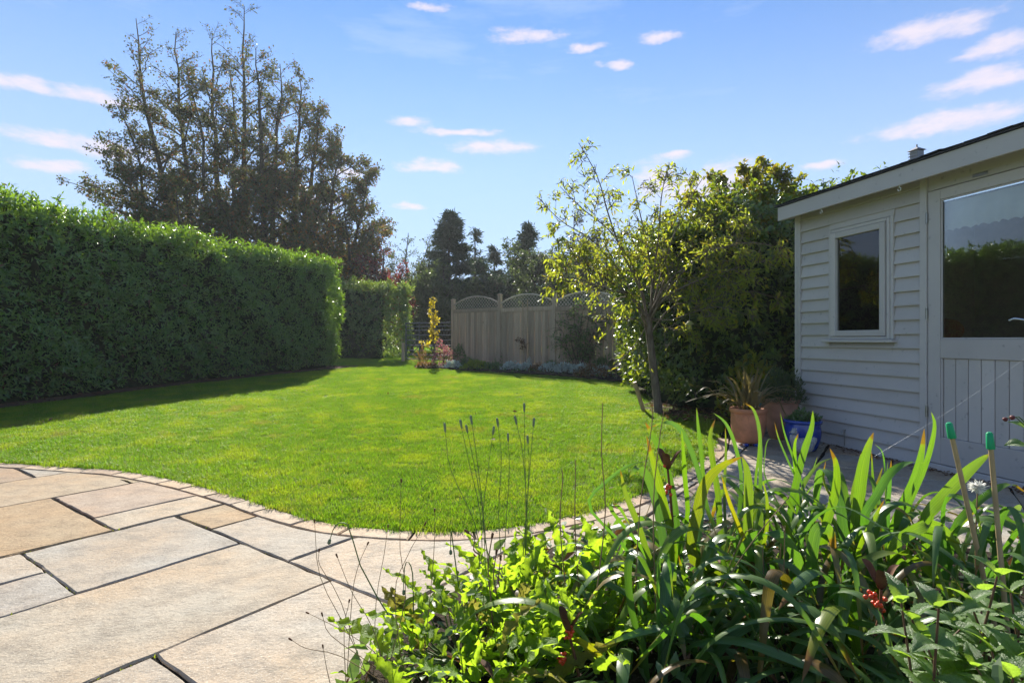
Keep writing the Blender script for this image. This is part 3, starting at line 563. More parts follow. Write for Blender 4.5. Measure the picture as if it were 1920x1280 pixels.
# ------------------------------------------------------------------ trees
class Tree:
    def __init__(s, rng): s.r = rng; s.wood = MB(); s.lp = []; s.ld = []
    def twig(s, p, d, L_, rad, lv, lsp, sides=4, ):
        rad = rad*1.3
        """one twig with leaves along it"""
        r = s.r; e = p+nrm(d)*L_; q = limb(r, p, e, 4, r.uniform(-.05, .1), .12); s.wood.tube(q, np.linspace(rad, rad*.35, 4), sides, 0, False)
        if lv > 0:
            k = r.poisson(lv*L_)
            if k:
                t = r.uniform(.15, 1, k); pp = np.stack([np.interp(t, np.linspace(0, 1, 4), q[:, i]) for i in range(3)], -1)+r.normal(0, lsp, (k, 3)); s.lp.append(pp); s.ld.append(np.repeat(nrm(d)[None], k, 0))
        return q
    def branch(s, pts, r0, r1, side_n, side_len, lv, lsp=.03, t0=.25, up=.5, depth=2, sides=6, twl=.5, lvf=None):
        r = s.r; n = len(pts); s.wood.tube(pts, np.linspace(r0, r1, n), sides, 0, False); tg = nrm(np.gradient(pts, axis=0))
        for t in np.sort(r.uniform(t0, 1, side_n)):
            p = np.array([np.interp(t, np.linspace(0, 1, n), pts[:, i]) for i in range(3)]); d0 = np.array([np.interp(t, np.linspace(0, 1, n), tg[:, i]) for i in range(3)])
            a = r.normal(0, 1, 3); a -= a.dot(d0)*d0; d = nrm(d0*up+nrm(a)*(1-.35*up)); l = side_len(t)*r.uniform(.6, 1.2); lf = lv*(1 if lvf is None else lvf(p))
            if depth > 0:
                q = limb(r, p, p+d*l, 5, r.uniform(-.04, .1), .07); rr = max(r0+(r1-r0)*t, .006)*.5
                s.branch(q, rr, rr*.3, max(2, int(side_n*.45)), lambda u, l=l: l*.5*(1.15-u*.6), lv, lsp, .2, .55, depth-1, 4, twl, lvf)
            else: s.twig(p, d, l*twl+.05, .005, lf, lsp)
    def foliage(s, name, parent, org, mats, L0, L1, wr, tmpl=LEAF4, droop=.3, spread=.8):
        P_ = np.concatenate(s.lp); D = np.concatenate(s.ld); r = s.r; n = len(P_)
        d = nrm(D*.6+r.normal(0, spread, (n, 3))+np.array([0, 0, -droop])); N = nrm(r.normal(0, .6, (n, 3))+np.array([0, 0, .8])); l = r.uniform(L0, L1, n)
        mb = MB(); mb.leaves(P_, d, N, l, l*wr, tmpl); return mb.build(name, mats, parent, org)

# tall half-bare old tree behind the hedge, several leaders
def big_tree():
    r = np.random.default_rng(21); K_ = 1.5; base = np.array([-9.6*K_, 20.5*K_, gz(30)]); t = thing('old_tree', 'tall ivy-clad tree with bare upright twig tips rising behind the left hedge', 'tree', base)
    T = Tree(r); tips = [(255, 35, 20.0), (330, 60, 20.6), (398, 62, 21), (458, 12, 20.3), (480, 90, 19.6), (525, 120, 21), (562, 140, 20.2), (598, 195, 20.8), (640, 270, 20), (215, 190, 19.6), (240, 330, 19.5), (350, 130, 19.8), (430, 120, 20.8), (690, 320, 20.8)]
    for i, (x, y, Y) in enumerate(tips):
        e = P(x, y, Y*K_); b = base+[(e[0]-base[0])*.62+r.normal(0, .15), r.normal(0, .3), -.2]; H = e[2]-b[2]
        mid = b+(e-b)*.5+np.array([(.03)*(e[0]-base[0]), 0, H*.04]); pts = crom([b, b+(mid-b)*.5+r.normal(0, .12, 3), mid, mid+(e-mid)*.55+r.normal(0, .18, 3), e], 14); pts[1:-1] += r.normal(0, .05, (12, 3))
        hz = H
        T.branch(pts, .24 if i < 9 else .17, .018, 36, lambda u, hz=hz: (2.5*(1-u)**.85+.5)*K_, 19, .08, .2, .62, 1, 6, .55, lambda p: np.interp(p[2]/K_, [3, 6.0, 8.0, 10.0, 12.0], [2.6, 2.4, 1.7, .75, .15]))
    for (x, y) in [(112, 338), (140, 350), (190, 300), (205, 250), (230, 400), (720, 420), (690, 300), (710, 380)]:
        e = P(x, y, 19.8*K_); b = base+[(e[0]-base[0])*.45, -.2, e[2]-1.4*K_]; T.branch(limb(r, b, e, 8, .04, .05), .07, .012, 18, lambda u: .9*K_*(1.1-u), 13, .07, .3, .5, 1, 5, .55)
    T.wood.build('trunk', BARK, t, base); T.foliage('crown', t, base, [L_BIG], .09, .17, .66, LEAF2, .3, .9)
big_tree()
def round_tree(name, label, base, H, rad, mats, seed, bark=None, n_l=9, lv=14, L0=.08, L1=.15, side=26, trunk_r=.14, zlow=.35, wr=.6, up=.5, tmpl=LEAF2, group=None, droop=.2):
    r = np.random.default_rng(seed); base = np.array([base[0], base[1], gz(base[1])]); t = thing(name, label, 'tree', base, 0, group); T = Tree(r)
    top = base+[r.normal(0, .2), r.normal(0, .2), H*.97]; pts = limb(r, base-[0, 0, .1], top, 10, 0, .03)
    T.branch(pts, trunk_r, .015, side, lambda u: rad*.8*math.sin(min(1, (1.15-u))*1.5), lv, .08, zlow, up, 1, 6, .5)
    for i in range(n_l):
        an = i/n_l*6.28+r.normal(0, .3); u = r.uniform(.15, .4); e = base+[math.cos(an)*rad*r.uniform(.6, 1), math.sin(an)*rad*r.uniform(.6, 1), H*r.uniform(max(zlow, .4), .95)]
        b = base+(top-base)*u; T.branch(limb(r, b, e, 8, .06, .05), trunk_r*.5, .01, side, lambda v: rad*.55*(1.15-v), lv, .08, .25, up, 1, 5, .5)
    T.wood.build('trunk', bark or BARK, t, base); T.foliage('crown', t, base, mats, L0, L1, wr, tmpl, droop, .9); return t
def conifer(name, label, base, H, rad, seed, dens=1.0, gaps=0, mats=None, group=None, droop=.25):
    r = np.random.default_rng(seed); base = np.array([base[0], base[1], gz(base[1])]); t = thing(name, label, 'tree', base, 0, group); wood = MB(); pts = limb(r, base-[0, 0, .1], base+[r.normal(0, .1), 0, H], 12, 0, .012); wood.tube(pts, np.linspace(.05+H*.018, .012, 12), 6, 0, False)
    P_, D_ = [], []
    nb = int(H*26*dens)
    for i in range(nb):
        u = r.uniform(.06, .99)
        if gaps and math.sin(u*23+seed)+r.normal(0, .5) < gaps-.6: continue
        an = r.uniform(0, 6.28); l = rad*((1-u)**.8*.95+.05)*r.uniform(.55, 1.12); p = base+(pts[-1]-base)*u
        e = p+[math.cos(an)*l, math.sin(an)*l, l*(.25-droop)+.12*l]; q = limb(r, p, e, 5, .08, .05); wood.tube(q, np.linspace(.022, .005, 5), 4, 0, False)
        k = int(l*60)+6; tt = r.uniform(.12, 1, k); pp = np.stack([np.interp(tt, np.linspace(0, 1, 5), q[:, j]) for j in range(3)], -1)+r.normal(0, .09, (k, 3))*[1, 1, .6]; P_.append(pp); D_.append(np.repeat(nrm(e-p)[None], k, 0))
    P_ = np.concatenate(P_); D_ = nrm(np.concatenate(D_)+r.normal(0, .55, (len(P_), 3))+[0, 0, -.25]); l = r.uniform(.16, .34, len(P_)); mb = MB(); mb.leaves(P_, D_, nrm(r.normal(0, .5, (len(P_), 3))+[0, 0, 1]), l, l*.3, LEAF2)
    wood.build('trunk', BARK, t, base); mb.build('crown', mats or [L_CON], t, base); return t
def at_px(x, Y): return ((x-960)/FPX*Y, Y)
round_tree('russet_tree', 'russet and green tree at the right foot of the tall old tree', at_px(650, 28), 8.2, 2.9, [L_RUST], 31, n_l=10, lv=17, L0=.1, L1=.19, zlow=.2)
round_tree('russet_shrub', 'low orange and yellow leaved bush between the hedge top and the tall old tree', at_px(520, 22), 4.3, 1.8, [L_RUST], 32, n_l=7, lv=15, zlow=.15, side=18)
round_tree('dark_tree', 'dark leafy tree behind the left hedge at the left foot of the tall old tree', at_px(330, 21.5), 6.6, 2.2, [L_BIG], 33, n_l=8, lv=14, zlow=.2)
round_tree('purple_tree', 'dark purple leaved tree beyond the rounded hedge, left of the thin multi-stemmed tree', at_px(722, 27), 5.3, 1.7, [L_PURP], 34, n_l=11, lv=26, zlow=.2, side=22)
round_tree('open_tree', 'thin multi-stemmed tree with sky showing through, between the purple tree and the big conifer', at_px(772, 32), 7.1, 2.2, [L_DARK], 35, n_l=12, lv=15, zlow=.45, side=20)
conifer('conifer', 'broad pointed dark conifer, the tallest of those beyond the fence end', at_px(848, 30), 7.6, 3.0, 41, 1.5)
conifer('conifer', 'narrow ragged conifer with sky gaps just right of the broad pointed conifer', at_px(890, 32), 7.2, 1.6, 42, .9, .35)
conifer('conifer', 'small drooping conifer just left of the gap of sky above the fence', at_px(926, 31), 6.0, 1.3, 43, 1.1, .1, droop=.5)
conifer('conifer', 'dark blunt conifer right of the gap of sky above the arched fence', at_px(985, 30), 7.0, 2.5, 44, 1.5, .1)
round_tree('bare_grey_tree', 'thin greyish tree with few leaves rising behind the cherry tree above the fence', at_px(1085, 26), 6.8, 2.5, [L_GREY], 36, n_l=14, lv=16, zlow=.35, side=26)
round_tree('olive_tree', 'dull green bushy tree directly behind the middle arched fence panel', at_px(1030, 24), 5.0, 2.1, [L_DARK], 37, n_l=12, lv=26, zlow=.15)
round_tree('field_bush', 'dark bush growing across the field behind the metal gate', at_px(790, 33), 5.0, 2.9, [L_DARK], 38, n_l=12, lv=16, zlow=.05, L0=.12, L1=.2)
round_tree('field_tree', 'dark bush directly behind the first arched fence panel', at_px(905, 28), 4.6, 2.3, [L_CON], 39, n_l=12, lv=16, zlow=.05, L0=.12, L1=.2)
round_tree('dark_bush', 'dark bushy tree behind the second arched panel, below the blunt conifer', at_px(965, 27), 4.6, 2.2, [L_CON], 46, n_l=12, lv=22, zlow=.05, L0=.12, L1=.2)
round_tree('dark_bush', 'dark bushy tree filling the gap between gate and fence end', at_px(838, 26), 4.3, 2.0, [L_DARK], 47, n_l=12, lv=22, zlow=.05, L0=.12, L1=.2)
# far wood closing the view
mb = MB(); r1 = np.random.default_rng(50)
hedge_foliage(mb, [(-34, 62), (-15, 60), (0, 58), (14, 56), (34, 50)], 5.2, 5.6, 6, 22000, .35, .7, .6, r1, LEAF2, 1, loose=.6, top_loose=1.0, bulge=.9, cfreq=.35)
prop(mb.build('far_woods', [L_DARK, COREM]), kind='stuff')
# leafy tree growing out of the evergreen hedge
def gold_tree():
    r = np.random.default_rng(61); base = np.array([3.5, 8.6, gz(8.6)]); t = thing('leafy_tree', 'tree with yellow-green sunlit top leaves rising above the dark hedge beside the shed roof', 'tree', base); T = Tree(r)
    for i, (x, y, Y) in enumerate([(1300, 365, 8.3), (1345, 330, 8.6), (1400, 320, 8.4), (1435, 300, 8.8), (1465, 318, 8.2), (1500, 335, 8.6), (1490, 370, 8.0), (1430, 345, 7.8), (1370, 372, 7.8), (1330, 400, 7.7), (1530, 365, 9), (1410, 410, 7.5), (1290, 410, 8.2), (1450, 420, 7.5)]):
        e = P(x, y, Y); b = base+[r.normal(0, .12), r.normal(0, .12), .2]; pts = crom([b, b+(e-b)*[.25, .25, .45]+r.normal(0, .06, 3), b+(e-b)*[.65, .65, .78], e], 10)
        T.branch(pts, .038, .008, 26, lambda u: .62*(1.2-u), 44, .02, .4, .5, 1, 5, .5)
    T.wood.build('trunk', CBARK, t, base); T.foliage('crown', t, base, [L_TOP], .05, .095, .55, LEAF8, .35, .8)
gold_tree()
# cherry tree on the lawn edge
def cherry():
    r = np.random.default_rng(71); bx, by = G(1236, 776); base = np.array([bx, by, gz(by)]); t = thing('cherry_tree', 'young cherry tree with a slender leaning trunk at the right edge of the lawn', 'tree', base); T = Tree(r); Y0 = by
    trunk = crom([base-[0, 0, .05], P(1230, 730, Y0), P(1224, 680, Y0), P(1218, 630, Y0), P(1214, 592, Y0)], 14); T.wood.tube(trunk, np.interp(np.linspace(0, 1, 14), [0, .1, .85, .93, 1], [.076, .054, .045, .048, .036]), 10)
    hd = trunk[-1]
    B = [([(1180, 555), (1120, 510), (1075, 478), (1040, 470)], -.5, .030), ([(1200, 540), (1165, 470), (1140, 400), (1120, 330), (1085, 268)], -.2, .026), ([(1190, 560), (1130, 540), (1070, 520), (1030, 530)], -1.0, .022),
         ([(1222, 540), (1215, 470), (1200, 400), (1185, 330)], .3, .026), ([(1250, 545), (1300, 490), (1360, 450), (1420, 425)], -.4, .030), ([(1245, 560), (1310, 525), (1390, 500), (1470, 480)], -.9, .026), ([(1235, 530), (1260, 450), (1290, 380), (1320, 330)], .2, .024),
         ([(1260, 575), (1330, 560), (1400, 545), (1460, 560)], -.6, .018), ([(1255, 600), (1300, 585), (1350, 575), (1400, 590)], -.9, .014), ([(1240, 540), (1275, 470), (1330, 420), (1380, 370)], .6, .022), ([(1200, 530), (1150, 440), (1090, 390), (1050, 350)], .5, .022),
         ([(1195, 600), (1150, 600), (1110, 585)], -.3, .012), ([(1245, 610), (1265, 625), (1248, 655)], -.25, .008), ([(1195, 640), (1170, 670), (1155, 690)], -.25, .007), ([(1225, 520), (1235, 440), (1240, 370), (1250, 320)], -.6, .022), ([(1170, 520), (1110, 450), (1060, 420), (1020, 385)], -.3, .018),
         ([(1260, 520), (1340, 470), (1420, 455), (1510, 485)], -1.0, .018)]
    for k, (pp, dy, rad) in enumerate(B):
        lv_ = lambda p: 1.3 if p[2] < 2.5 else .75
        c = [trunk[-1-(k % 4)]-[0, 0, .02]]+[P(x, y, Y0+dy*(i+1)/len(pp)) for i, (x, y) in enumerate(pp)]; pts = crom(c, 12)
        small = rad < .013
        T.branch(pts, rad*.72, .004, 8 if small else 15, lambda u: .66*(1.25-u), 5 if small else 36, .025, .15 if small else .22, .5, 0 if small else 1, 6, .62, lv_)
    T.wood.build('trunk', CBARK, t, base); T.foliage('crown', t, base, [L_CHERRY], .05, .09, .36, LEAF8, .45, .55)
cherry()

# ------------------------------------------------------------------ fence with arched trellis panels
fp = [np.array(p) for p in [(-1.77, 16.6), (-.335, 15.4), (1.1, 14.2), (2.535, 13.0), (3.97, 11.8)]]
fence = thing('trellis_fence', 'weathered vertical board fence with arched lattice tops behind the flower border', 'fence', (1.1, 14.2, gz(14.2)))
forg = np.array(fence.location)
fd = nrm(np.r_[fp[1]-fp[0], 0]); fn = np.array([-fd[1], fd[0], 0])*-1      # fn: towards the camera side
if fn[1] > 0: fn = -fn
FM = lambda p, z: Matrix(((fd[0], fn[0], 0, p[0]-forg[0]), (fd[1], fn[1], 0, p[1]-forg[1]), (0, 0, 1, z-forg[2]), (0, 0, 0, 1)))
for i, p in enumerate(fp):
    g = gz(p[1]); mb = MB(); h = 2.02 if i else 1.93; M = FM(p, g)
    mb.box(-.05, .05, -.05, .05, -.1, h, 0, M, .006); mb.box(-.062, .062, -.062, .062, h+.002, h+.03, 0, M, .008); mb.box(-.04, .04, -.04, .04, h+.032, h+.05, 0, M, .008); mb.build('post', FENCEW, fence)
r1 = np.random.default_rng(80)
for i in range(4):
    p = fp[i]; W = np.linalg.norm(fp[1]-fp[0]); g = (gz(fp[i][1])+gz(fp[i+1][1]))/2; M = FM(p, g); x0, x1 = .054, W-.054
    panel = MB(); panel.box(x0, x1, -.022, .02, .05, .158, 0, M); pn = panel.build('fence_panel', FENCEW, fence)
    for z_ in (.3, 1.2): mb = MB(); mb.box(x0, x1, -.04, -.004, z_, z_+.08, 0, M); mb.build('back_rail', FENCEW, pn)
    nb = 15; bw = (x1-x0)/nb
    for k in range(nb):
        mb = MB(); a = x0+k*bw; o_ = .004*(k % 2)+r1.uniform(0, .003); mb.box(a+.0035, a+bw-.0035, .0+o_, .018+o_, .16, 1.56, 0, M, .004); mb.build('board', FENCEW, pn)
    mb = MB(); mb.box(x0, x1, .0, .036, 1.562, 1.67, 0, M, .004); mb.build('top_rail', FENCEW, pn)
    # arch and lattice
    zb, hs, hc = 1.675, .13, .34
    arch = lambda x: zb+hs+(hc-hs)*(1-((x-(x0+x1)/2)/((x1-x0)/2))**2)
    mb = MB(); xx = np.linspace(x0, x1, 17); ap = np.array([M@Vector((x, .015, arch(x))) for x in xx]); mb.tube(ap, .021, 6); mb.build('arch_rail', TRELW, pn)
    mb = MB(); step = .105
    for sgn in (1, -1):
        for c in np.arange(-1.0, 3.0, step):
            q = [(x, zb+sgn*(x-x0-c)*1.0) for x in np.linspace(x0, x1, 120)]; q = [(x, z) for x, z in q if zb-.003 <= z <= arch(x)]
            if len(q) < 2: continue
            (xa, za), (xb, zb2) = q[0], q[-1]; yy = .012 if sgn > 0 else .020; d = nrm(np.array([xb-xa, zb2-za])); nn = np.array([-d[1], d[0]])*.0065
            cs = [(xa-nn[0], za-nn[1]), (xb-nn[0], zb2-nn[1]), (xb+nn[0], zb2+nn[1]), (xa+nn[0], za+nn[1])]
            V = [M@Vector((x, y, z)) for y in (yy, yy+.006) for x, z in cs]; mb.add(V, [np.array([[0, 1, 2, 3], [7, 6, 5, 4], [0, 4, 5, 1], [2, 6, 7, 3]])])
    prop(mb.build('lattice', TRELW, pn), kind='stuff')
# two canes leaning on panel 2, dead plant, climber on panel 3
def fpt(px, py, off):   # point in front of the fence plane
    u = (px-960)/FPX; n2 = np.array([fn[0], fn[1]]); p0 = fp[0]+n2*off; Y = n2.dot(p0)/n2.dot([u, 1]); return np.array((u*Y, Y, CAMH-(py-HY)/FPX*Y))
for k, (xa, ya, xb) in enumerate([(980, 566, 982), (989, 562, 991)]):
    a = fpt(xb, 690, .22); a[2] = gz(a[1])+.03; mb = MB(); mb.tube([a, fpt(xa, ya, .05)], [.012, .009], 6); o = mb.build('bamboo_cane', CANE, None, a)
    prop(o, ['thin bamboo cane leaning on the second fence panel, the left of the pair', 'thin bamboo cane leaning on the second fence panel, the right of the pair'][k], 'cane', 'canes leaning on the fence')
def plant_blob(name, label, cat, c, size, n, mats, L0, L1, wr, seed, tmpl=LEAF4, group=None, stem_m=None, up=.35, flowers=None, shell=.55, nst=9):
    r = np.random.default_rng(seed); c = np.asarray(c, float); t = thing(name, label, cat, c, 0, group); mb = MB(); wd = MB()
    v = nrm(r.normal(0, 1, (n, 3))); v[:, 2] = np.abs(v[:, 2])*1.0; rad = r.uniform(shell, 1, n)**.7; lob = 1+.22*np.sin(v[:, 0]*5+seed)*np.cos(v[:, 1]*4+seed*2)
    p = v*rad[:, None]*lob[:, None]*np.asarray(size); p[:, 2] = np.maximum(p[:, 2], .02)
    D = nrm(v*.7+r.normal(0, .55, (n, 3))+[0, 0, up]); N = nrm(v+r.normal(0, .5, (n, 3))+[0, 0, .6]); l = r.uniform(L0, L1, n); mb.leaves(p+c, D, N, l, l*wr, tmpl)
    for i in range(nst):
        e = p[r.integers(n)]*.95; wd.tube(limb(r, c+[e[0]*.15, e[1]*.15, -.02], c+e, 5, .03, .05), np.linspace(.008, .003, 5), 4, 0, False)
    wd.build('stems', stem_m or TWIG, t, c); mb.build('leaves', mats, t, c)
    if flowers:
        fm, k, rr = flowers; fb = MB()
        for i in range(k):
            q = p[r.integers(n)]*1.04; fb.blob(c+q, rr*r.uniform(.7, 1.2), r, 0, 6, 4, .2)
        fb.build('flowers', fm, t, c)
    return t
def gp3(x, y, dz=.03): X, Y = G(x, y); return np.array((X, Y, gz(Y)+dz))
WHITEF = simplemat('white_petals', (.78, .77, .72), .6, .3, .08); PINKF = simplemat('pink_petals', (.62, .22, .30), .6, .3, .15); BROWNL = leafmat('dead_brown_leaf', (.09, .045, .025), (.16, .08, .04), (.2, .1, .03), .25, .7, .2)
# golden columnar sapling
def gold_sapling():
    r = np.random.default_rng(90); b = gp3(811, 680); b = np.array([(813-960)/FPX*16.4, 16.4, gz(16.4)+.03]); t = thing('golden_sapling', 'slim young tree with bright yellow leaves in front of the metal gate', 'tree', b); T = Tree(r)
    H = 1.92; pts = limb(r, b, b+[-.02, 0, H], 9, 0, .012); T.branch(pts, .016, .004, 60, lambda u: .30*(1.05-u)**.5*(1 if u > .35 else .8), 46, .02, .28, .85, 0, 5, .85)
    e = b+[-.22, 0, .62]; T.branch(limb(r, b+[0, 0, .3], e, 5), .006, .003, 7, lambda u: .14, 60, .02, .4, .6, 0, 4, .9)
    T.wood.build('trunk', TWIG, t, b); T.foliage('crown', t, b, [L_GOLD], .05, .085, .75, LEAF4, .2, .7)
gold_sapling()
plant_blob('pink_shrub', 'airy shrub with pink variegated leaves at the left end of the border', 'shrub', gp3(830, 688), (.36, .36, .66), 900, [L_PINK], .045, .075, .4, 91, LEAF4, flowers=(PINKF, 9, .022))
plant_blob('orange_grass', 'small tuft of upright orange-brown blades at the near tip of the border', 'plant', gp3(793, 686), (.20, .20, .40), 90, [L_BRONZE], .22, .36, .05, 92, NEEDLE, up=1.4, shell=.1)
plant_blob('bronze_plant', 'low dark bronze plant at the left tip of the border', 'plant', gp3(795, 691), (.26, .2, .14), 260, [L_BRONZE], .05, .08, .6, 93)
plant_blob('rose_bush', 'dark leafy bush in front of the first fence panel beside the pink shrub', 'shrub', gp3(868, 684), (.34, .30, .62), 900, [L_SHRUB], .05, .08, .6, 94, flowers=(WHITEF, 3, .03))
plant_blob('rose_bush', 'dark leafy bush in front of the second fence post', 'shrub', gp3(918, 684), (.30, .28, .72), 800, [L_SHRUB], .05, .08, .6, 95, flowers=(PINKF, 2, .03))
plant_blob('rose_bush', 'dark leafy bush with white blooms left of the bamboo canes', 'shrub', gp3(943, 688), (.26, .26, .60), 700, [L_SHRUB], .05, .08, .6, 96, flowers=(WHITEF, 5, .032))
plant_blob('lime_mound', 'low yellow-green mound of leaves at the border edge', 'plant', gp3(893, 694), (.42, .28, .22), 900, [L_LIME], .04, .07, .5, 97)
plant_blob('pale_mound', 'low grey-green mound just right of the yellow-green mound', 'plant', gp3(925, 695), (.30, .24, .18), 500, [L_SHRUB], .04, .07, .5, 98)
for k, (x, y, s, lab) in enumerate([(850, 692, .22, 'clump of silvery white leaves at the border edge below the pink shrub'), (958, 696, .24, 'clump of silvery leaves at the border edge right of the grey-green mound'), (985, 697, .20, 'clump of silvery leaves at the border edge below the bamboo canes'), (1030, 699, .24, 'clump of silvery leaves at the foot of the third fence post'), (1062, 701, .26, 'clump of pale round leaves below the climber'), (1090, 703, .26, 'clump of silvery leaves below the right side of the climber'), (1125, 706, .24, 'silvery clump nearest the yellow-lit edge of the dark hedge')]):
    plant_blob('silver_plant', lab, 'plant', gp3(x, y), (s, s*.8, s*.85), 300, [L_SILV], .05, .09, .6, 100+k, group='silvery border plants', flowers=(WHITEF, 3, .03) if k % 2 else None)
plant_blob('bronze_plant', 'low reddish brown plant between two silvery clumps', 'plant', gp3(1010, 698), (.26, .2, .18), 400, [L_BRONZE], .04, .07, .5, 111)
plant_blob('bronze_plant', 'spreading brownish plant at the right end of the border', 'plant', gp3(1110, 708), (.42, .3, .25), 600, [L_BRONZE], .04, .07, .5, 112)
plant_blob('border_shrub', 'dark strappy shrub at the right end of the border against the fence', 'shrub', gp3(1140, 702), (.32, .28, .42), 500, [L_SHRUB], .1, .16, .2, 113, up=.8)
plant_blob('small_conifer', 'tiny upright grey-green plant below the right bamboo cane', 'plant', gp3(992, 694), (.07, .07, .3), 260, [L_SILV], .03, .05, .4, 114, up=1)
plant_blob('border_shrub', 'low dark shrub between the third fence post and the climber', 'shrub', gp3(1040, 696), (.28, .2, .28), 500, [L_SHRUB], .04, .06, .5, 115)
plant_blob('low_plant', 'low dark ground plant between the dark bushes and the lime mound', 'plant', gp3(880, 689), (.3, .2, .25), 500, [L_SHRUB], .04, .07, .5, 116)
# climber
r1 = np.random.default_rng(120); c0 = fpt(1085, 690, .12); c0[2] = gz(c0[1])+.03; cl = thing('climber', 'dark green climbing plant spread over the third fence panel', 'climber', c0); T = Tree(r1)
for (x, y) in [(1040, 598), (1060, 585), (1075, 560), (1095, 570), (1110, 556), (1130, 580), (1140, 596), (1065, 630), (1050, 640), (1110, 640), (1130, 630), (1090, 600), (1100, 660), (1085, 620), (1120, 610)]:
    e = fpt(x, y, .10); T.branch(limb(r1, c0+[0, 0, 0], e, 8, .02, .05), .010, .004, 16, lambda u: .34, 34, .035, .35, .3, 0, 4, .8)
T.wood.build('stems', TWIG, cl, c0); T.foliage('leaves', cl, c0, [L_SHRUB], .045, .075, .6)
c0 = fpt(986, 690, .25); c0[2] = gz(c0[1])+.03; dp = thing('dead_plant', 'withered brown plant tied to the canes on the second fence panel', 'plant', c0); T = Tree(r1)
T.branch(limb(r1, c0, fpt(984, 640, .12), 6, 0, .03), .01, .006, 9, lambda u: .22, 40, .03, .75, .3, 0, 4, .8); T.wood.build('stems', TWIG, dp, c0); T.foliage('leaves', dp, c0, [BROWNL], .05, .09, .6, LEAF4, .8)

# ------------------------------------------------------------------ field gate and its post
ga, gb_ = np.array([(760-960)/FPX*18.3, 18.3]), np.array([-1.86, 17.2]); gl = np.linalg.norm(gb_-ga); gdir = (gb_-ga)/gl
GATEM = simplemat('weathered_gate_steel', (.075, .075, .085), .35, .6)
gate = thing('field_gate', 'black metal barred field gate between the rounded hedge and the fence', 'gate', (ga[0], ga[1], gz(18)), math.atan2(gdir[1], gdir[0]))
def bar(name, x0, z0, x1, z1, r, par=gate, n=6): mb = MB(); mb.tube([(x0, 0, z0), (x1, 0, z1)], r, n); return mb.build(name, GATEM, par)
for x in (.03, gl*.31, gl*.64, gl-.03): bar('upright', x, .04, x, 1.28, .022)
for z in (.08, .22, .36, .53, .70, .86, 1.02, 1.14, 1.25): bar('rail', .03, z, gl-.03, z, .018 if z < 1.2 else .022)
bar('brace', .05, .10, gl*.31, .5, .015); mb = MB()
for x in np.arange(.08, gl-.05, .075): mb.tube([(x, .004, .36), (x, .004, 1.25)], .0035, 4)
prop(mb.build('mesh_wires', BLACKM, gate), kind='stuff')
mb = MB(); b = np.array([(756-960)/FPX*17.9, 17.9, gz(17.9)]); mb.tube([b, b+[0, 0, .62]], [.055, .05], 10, smooth=True); o = mb.build('gate_post', FENCEW, None, b); prop(o, 'short round wooden post beside the rounded hedge at the gate', 'post')
# stake by the cherry trunk
a = gp3(1207, 772, 0); e = P(1190, 716, a[1]-.05); mb = MB(); mb.tube([a, e], [.028, .028], 10); o = mb.build('tree_stake', CANE, None, a); prop(o, 'short leaning sawn-off wooden stake left of the cherry trunk', 'stake')
# bird feeder hanging in the dark hedge shade
fY = 7.0; c = P(1293, 612, fY); feeder = thing('bird_feeder', 'small pale yellow roofed bird feeder hanging below the cherry branches', 'bird feeder', c)
FEED = simplemat('pale_yellow_feeder', (.42, .40, .14), .6, .3, .12)
mb = MB(); mb.lathe([(.004, .075), (.02, .068), (.055, .03), (.058, .024), (.02, .026)], (0, 0, 0), 16); mb.build('feeder_roof', FEED, feeder)
mb = MB(); mb.lathe([(.026, .026), (.028, -.005), (.034, -.035), (.03, -.042), (.001, -.042)], (0, 0, 0), 14); mb.build('feeder_body', FEED, feeder)
mb = MB(); mb.tube([(0, 0, .07), (.01, .02, .30)], .0025, 4); mb.build('hanging_wire', METAL, feeder)

# ------------------------------------------------------------------ shed (local: x along the wall towards the camera, -y outwards, z up)
SW = np.array([.235, -.972]); C0 = np.array([3.09, 5.907]); SN = np.array([-.972, -.235])
shed = thing('garden_shed', 'grey painted timber garden shed with overlapping boards, a window and a half glazed door', 'shed', (C0[0], C0[1], 0), math.atan2(SW[1], SW[0]))
shed.location.z = 0
def sp(px, py, out=0.0):
    """pixel -> (s, z) on the wall plane shifted outwards"""
    u = (px-960)/FPX; p0 = C0+SN*out; # p0 + SW*s has X = u*Y
    s = (u*p0[1]-p0[0])/(SW[0]-u*SW[1]); Y = p0[1]+SW[1]*s; return s, CAMH-(py-HY)/FPX*Y
def bx(name, x0, x1, y0, y1, z0, z1, m=PAINT, par=shed, bw=.003):
    mb = MB(); mb.box(x0, x1, y0, y1, z0, z1, 0, None, bw); return mb.build(name, m, par)
LEN, WH = 3.6, 2.42
ws0, ws1, wz0, wz1 = .443, 1.104, 1.05, 2.125          # window opening
ds0, ds1, dz0, dz1 = 1.44, 2.24, .055, 2.25            # door leaf
# wall core with openings
mb = MB()
for q in [(0, ws0, 0, .05, 0, WH), (ws0, ws1, 0, .05, 0, wz0), (ws0, ws1, 0, .05, wz1, WH), (ws1, ds0-.004, 0, .05, 0, WH), (ds0-.004, ds1+.8, 0, .05, dz1+.004, WH), (ds1+.806, LEN, 0, .05, 0, WH),
          (0, .05, .05, 2.4, 0, WH), (LEN-.05, LEN, .05, 2.4, 0, WH), (.05, 1.0, 2.35, 2.4, 0, WH+.3), (1.9, LEN-.05, 2.35, 2.4, 0, WH+.3), (1.0, 1.9, 2.35, 2.4, 0, 1.0), (1.0, 1.9, 2.35, 2.4, 1.75, WH+.3)]: mb.box(*q)
mb.build('wall', INNER, shed)
bx('floor_slab', .05, LEN-.05, .05, 2.35, .0, .05, INNER)
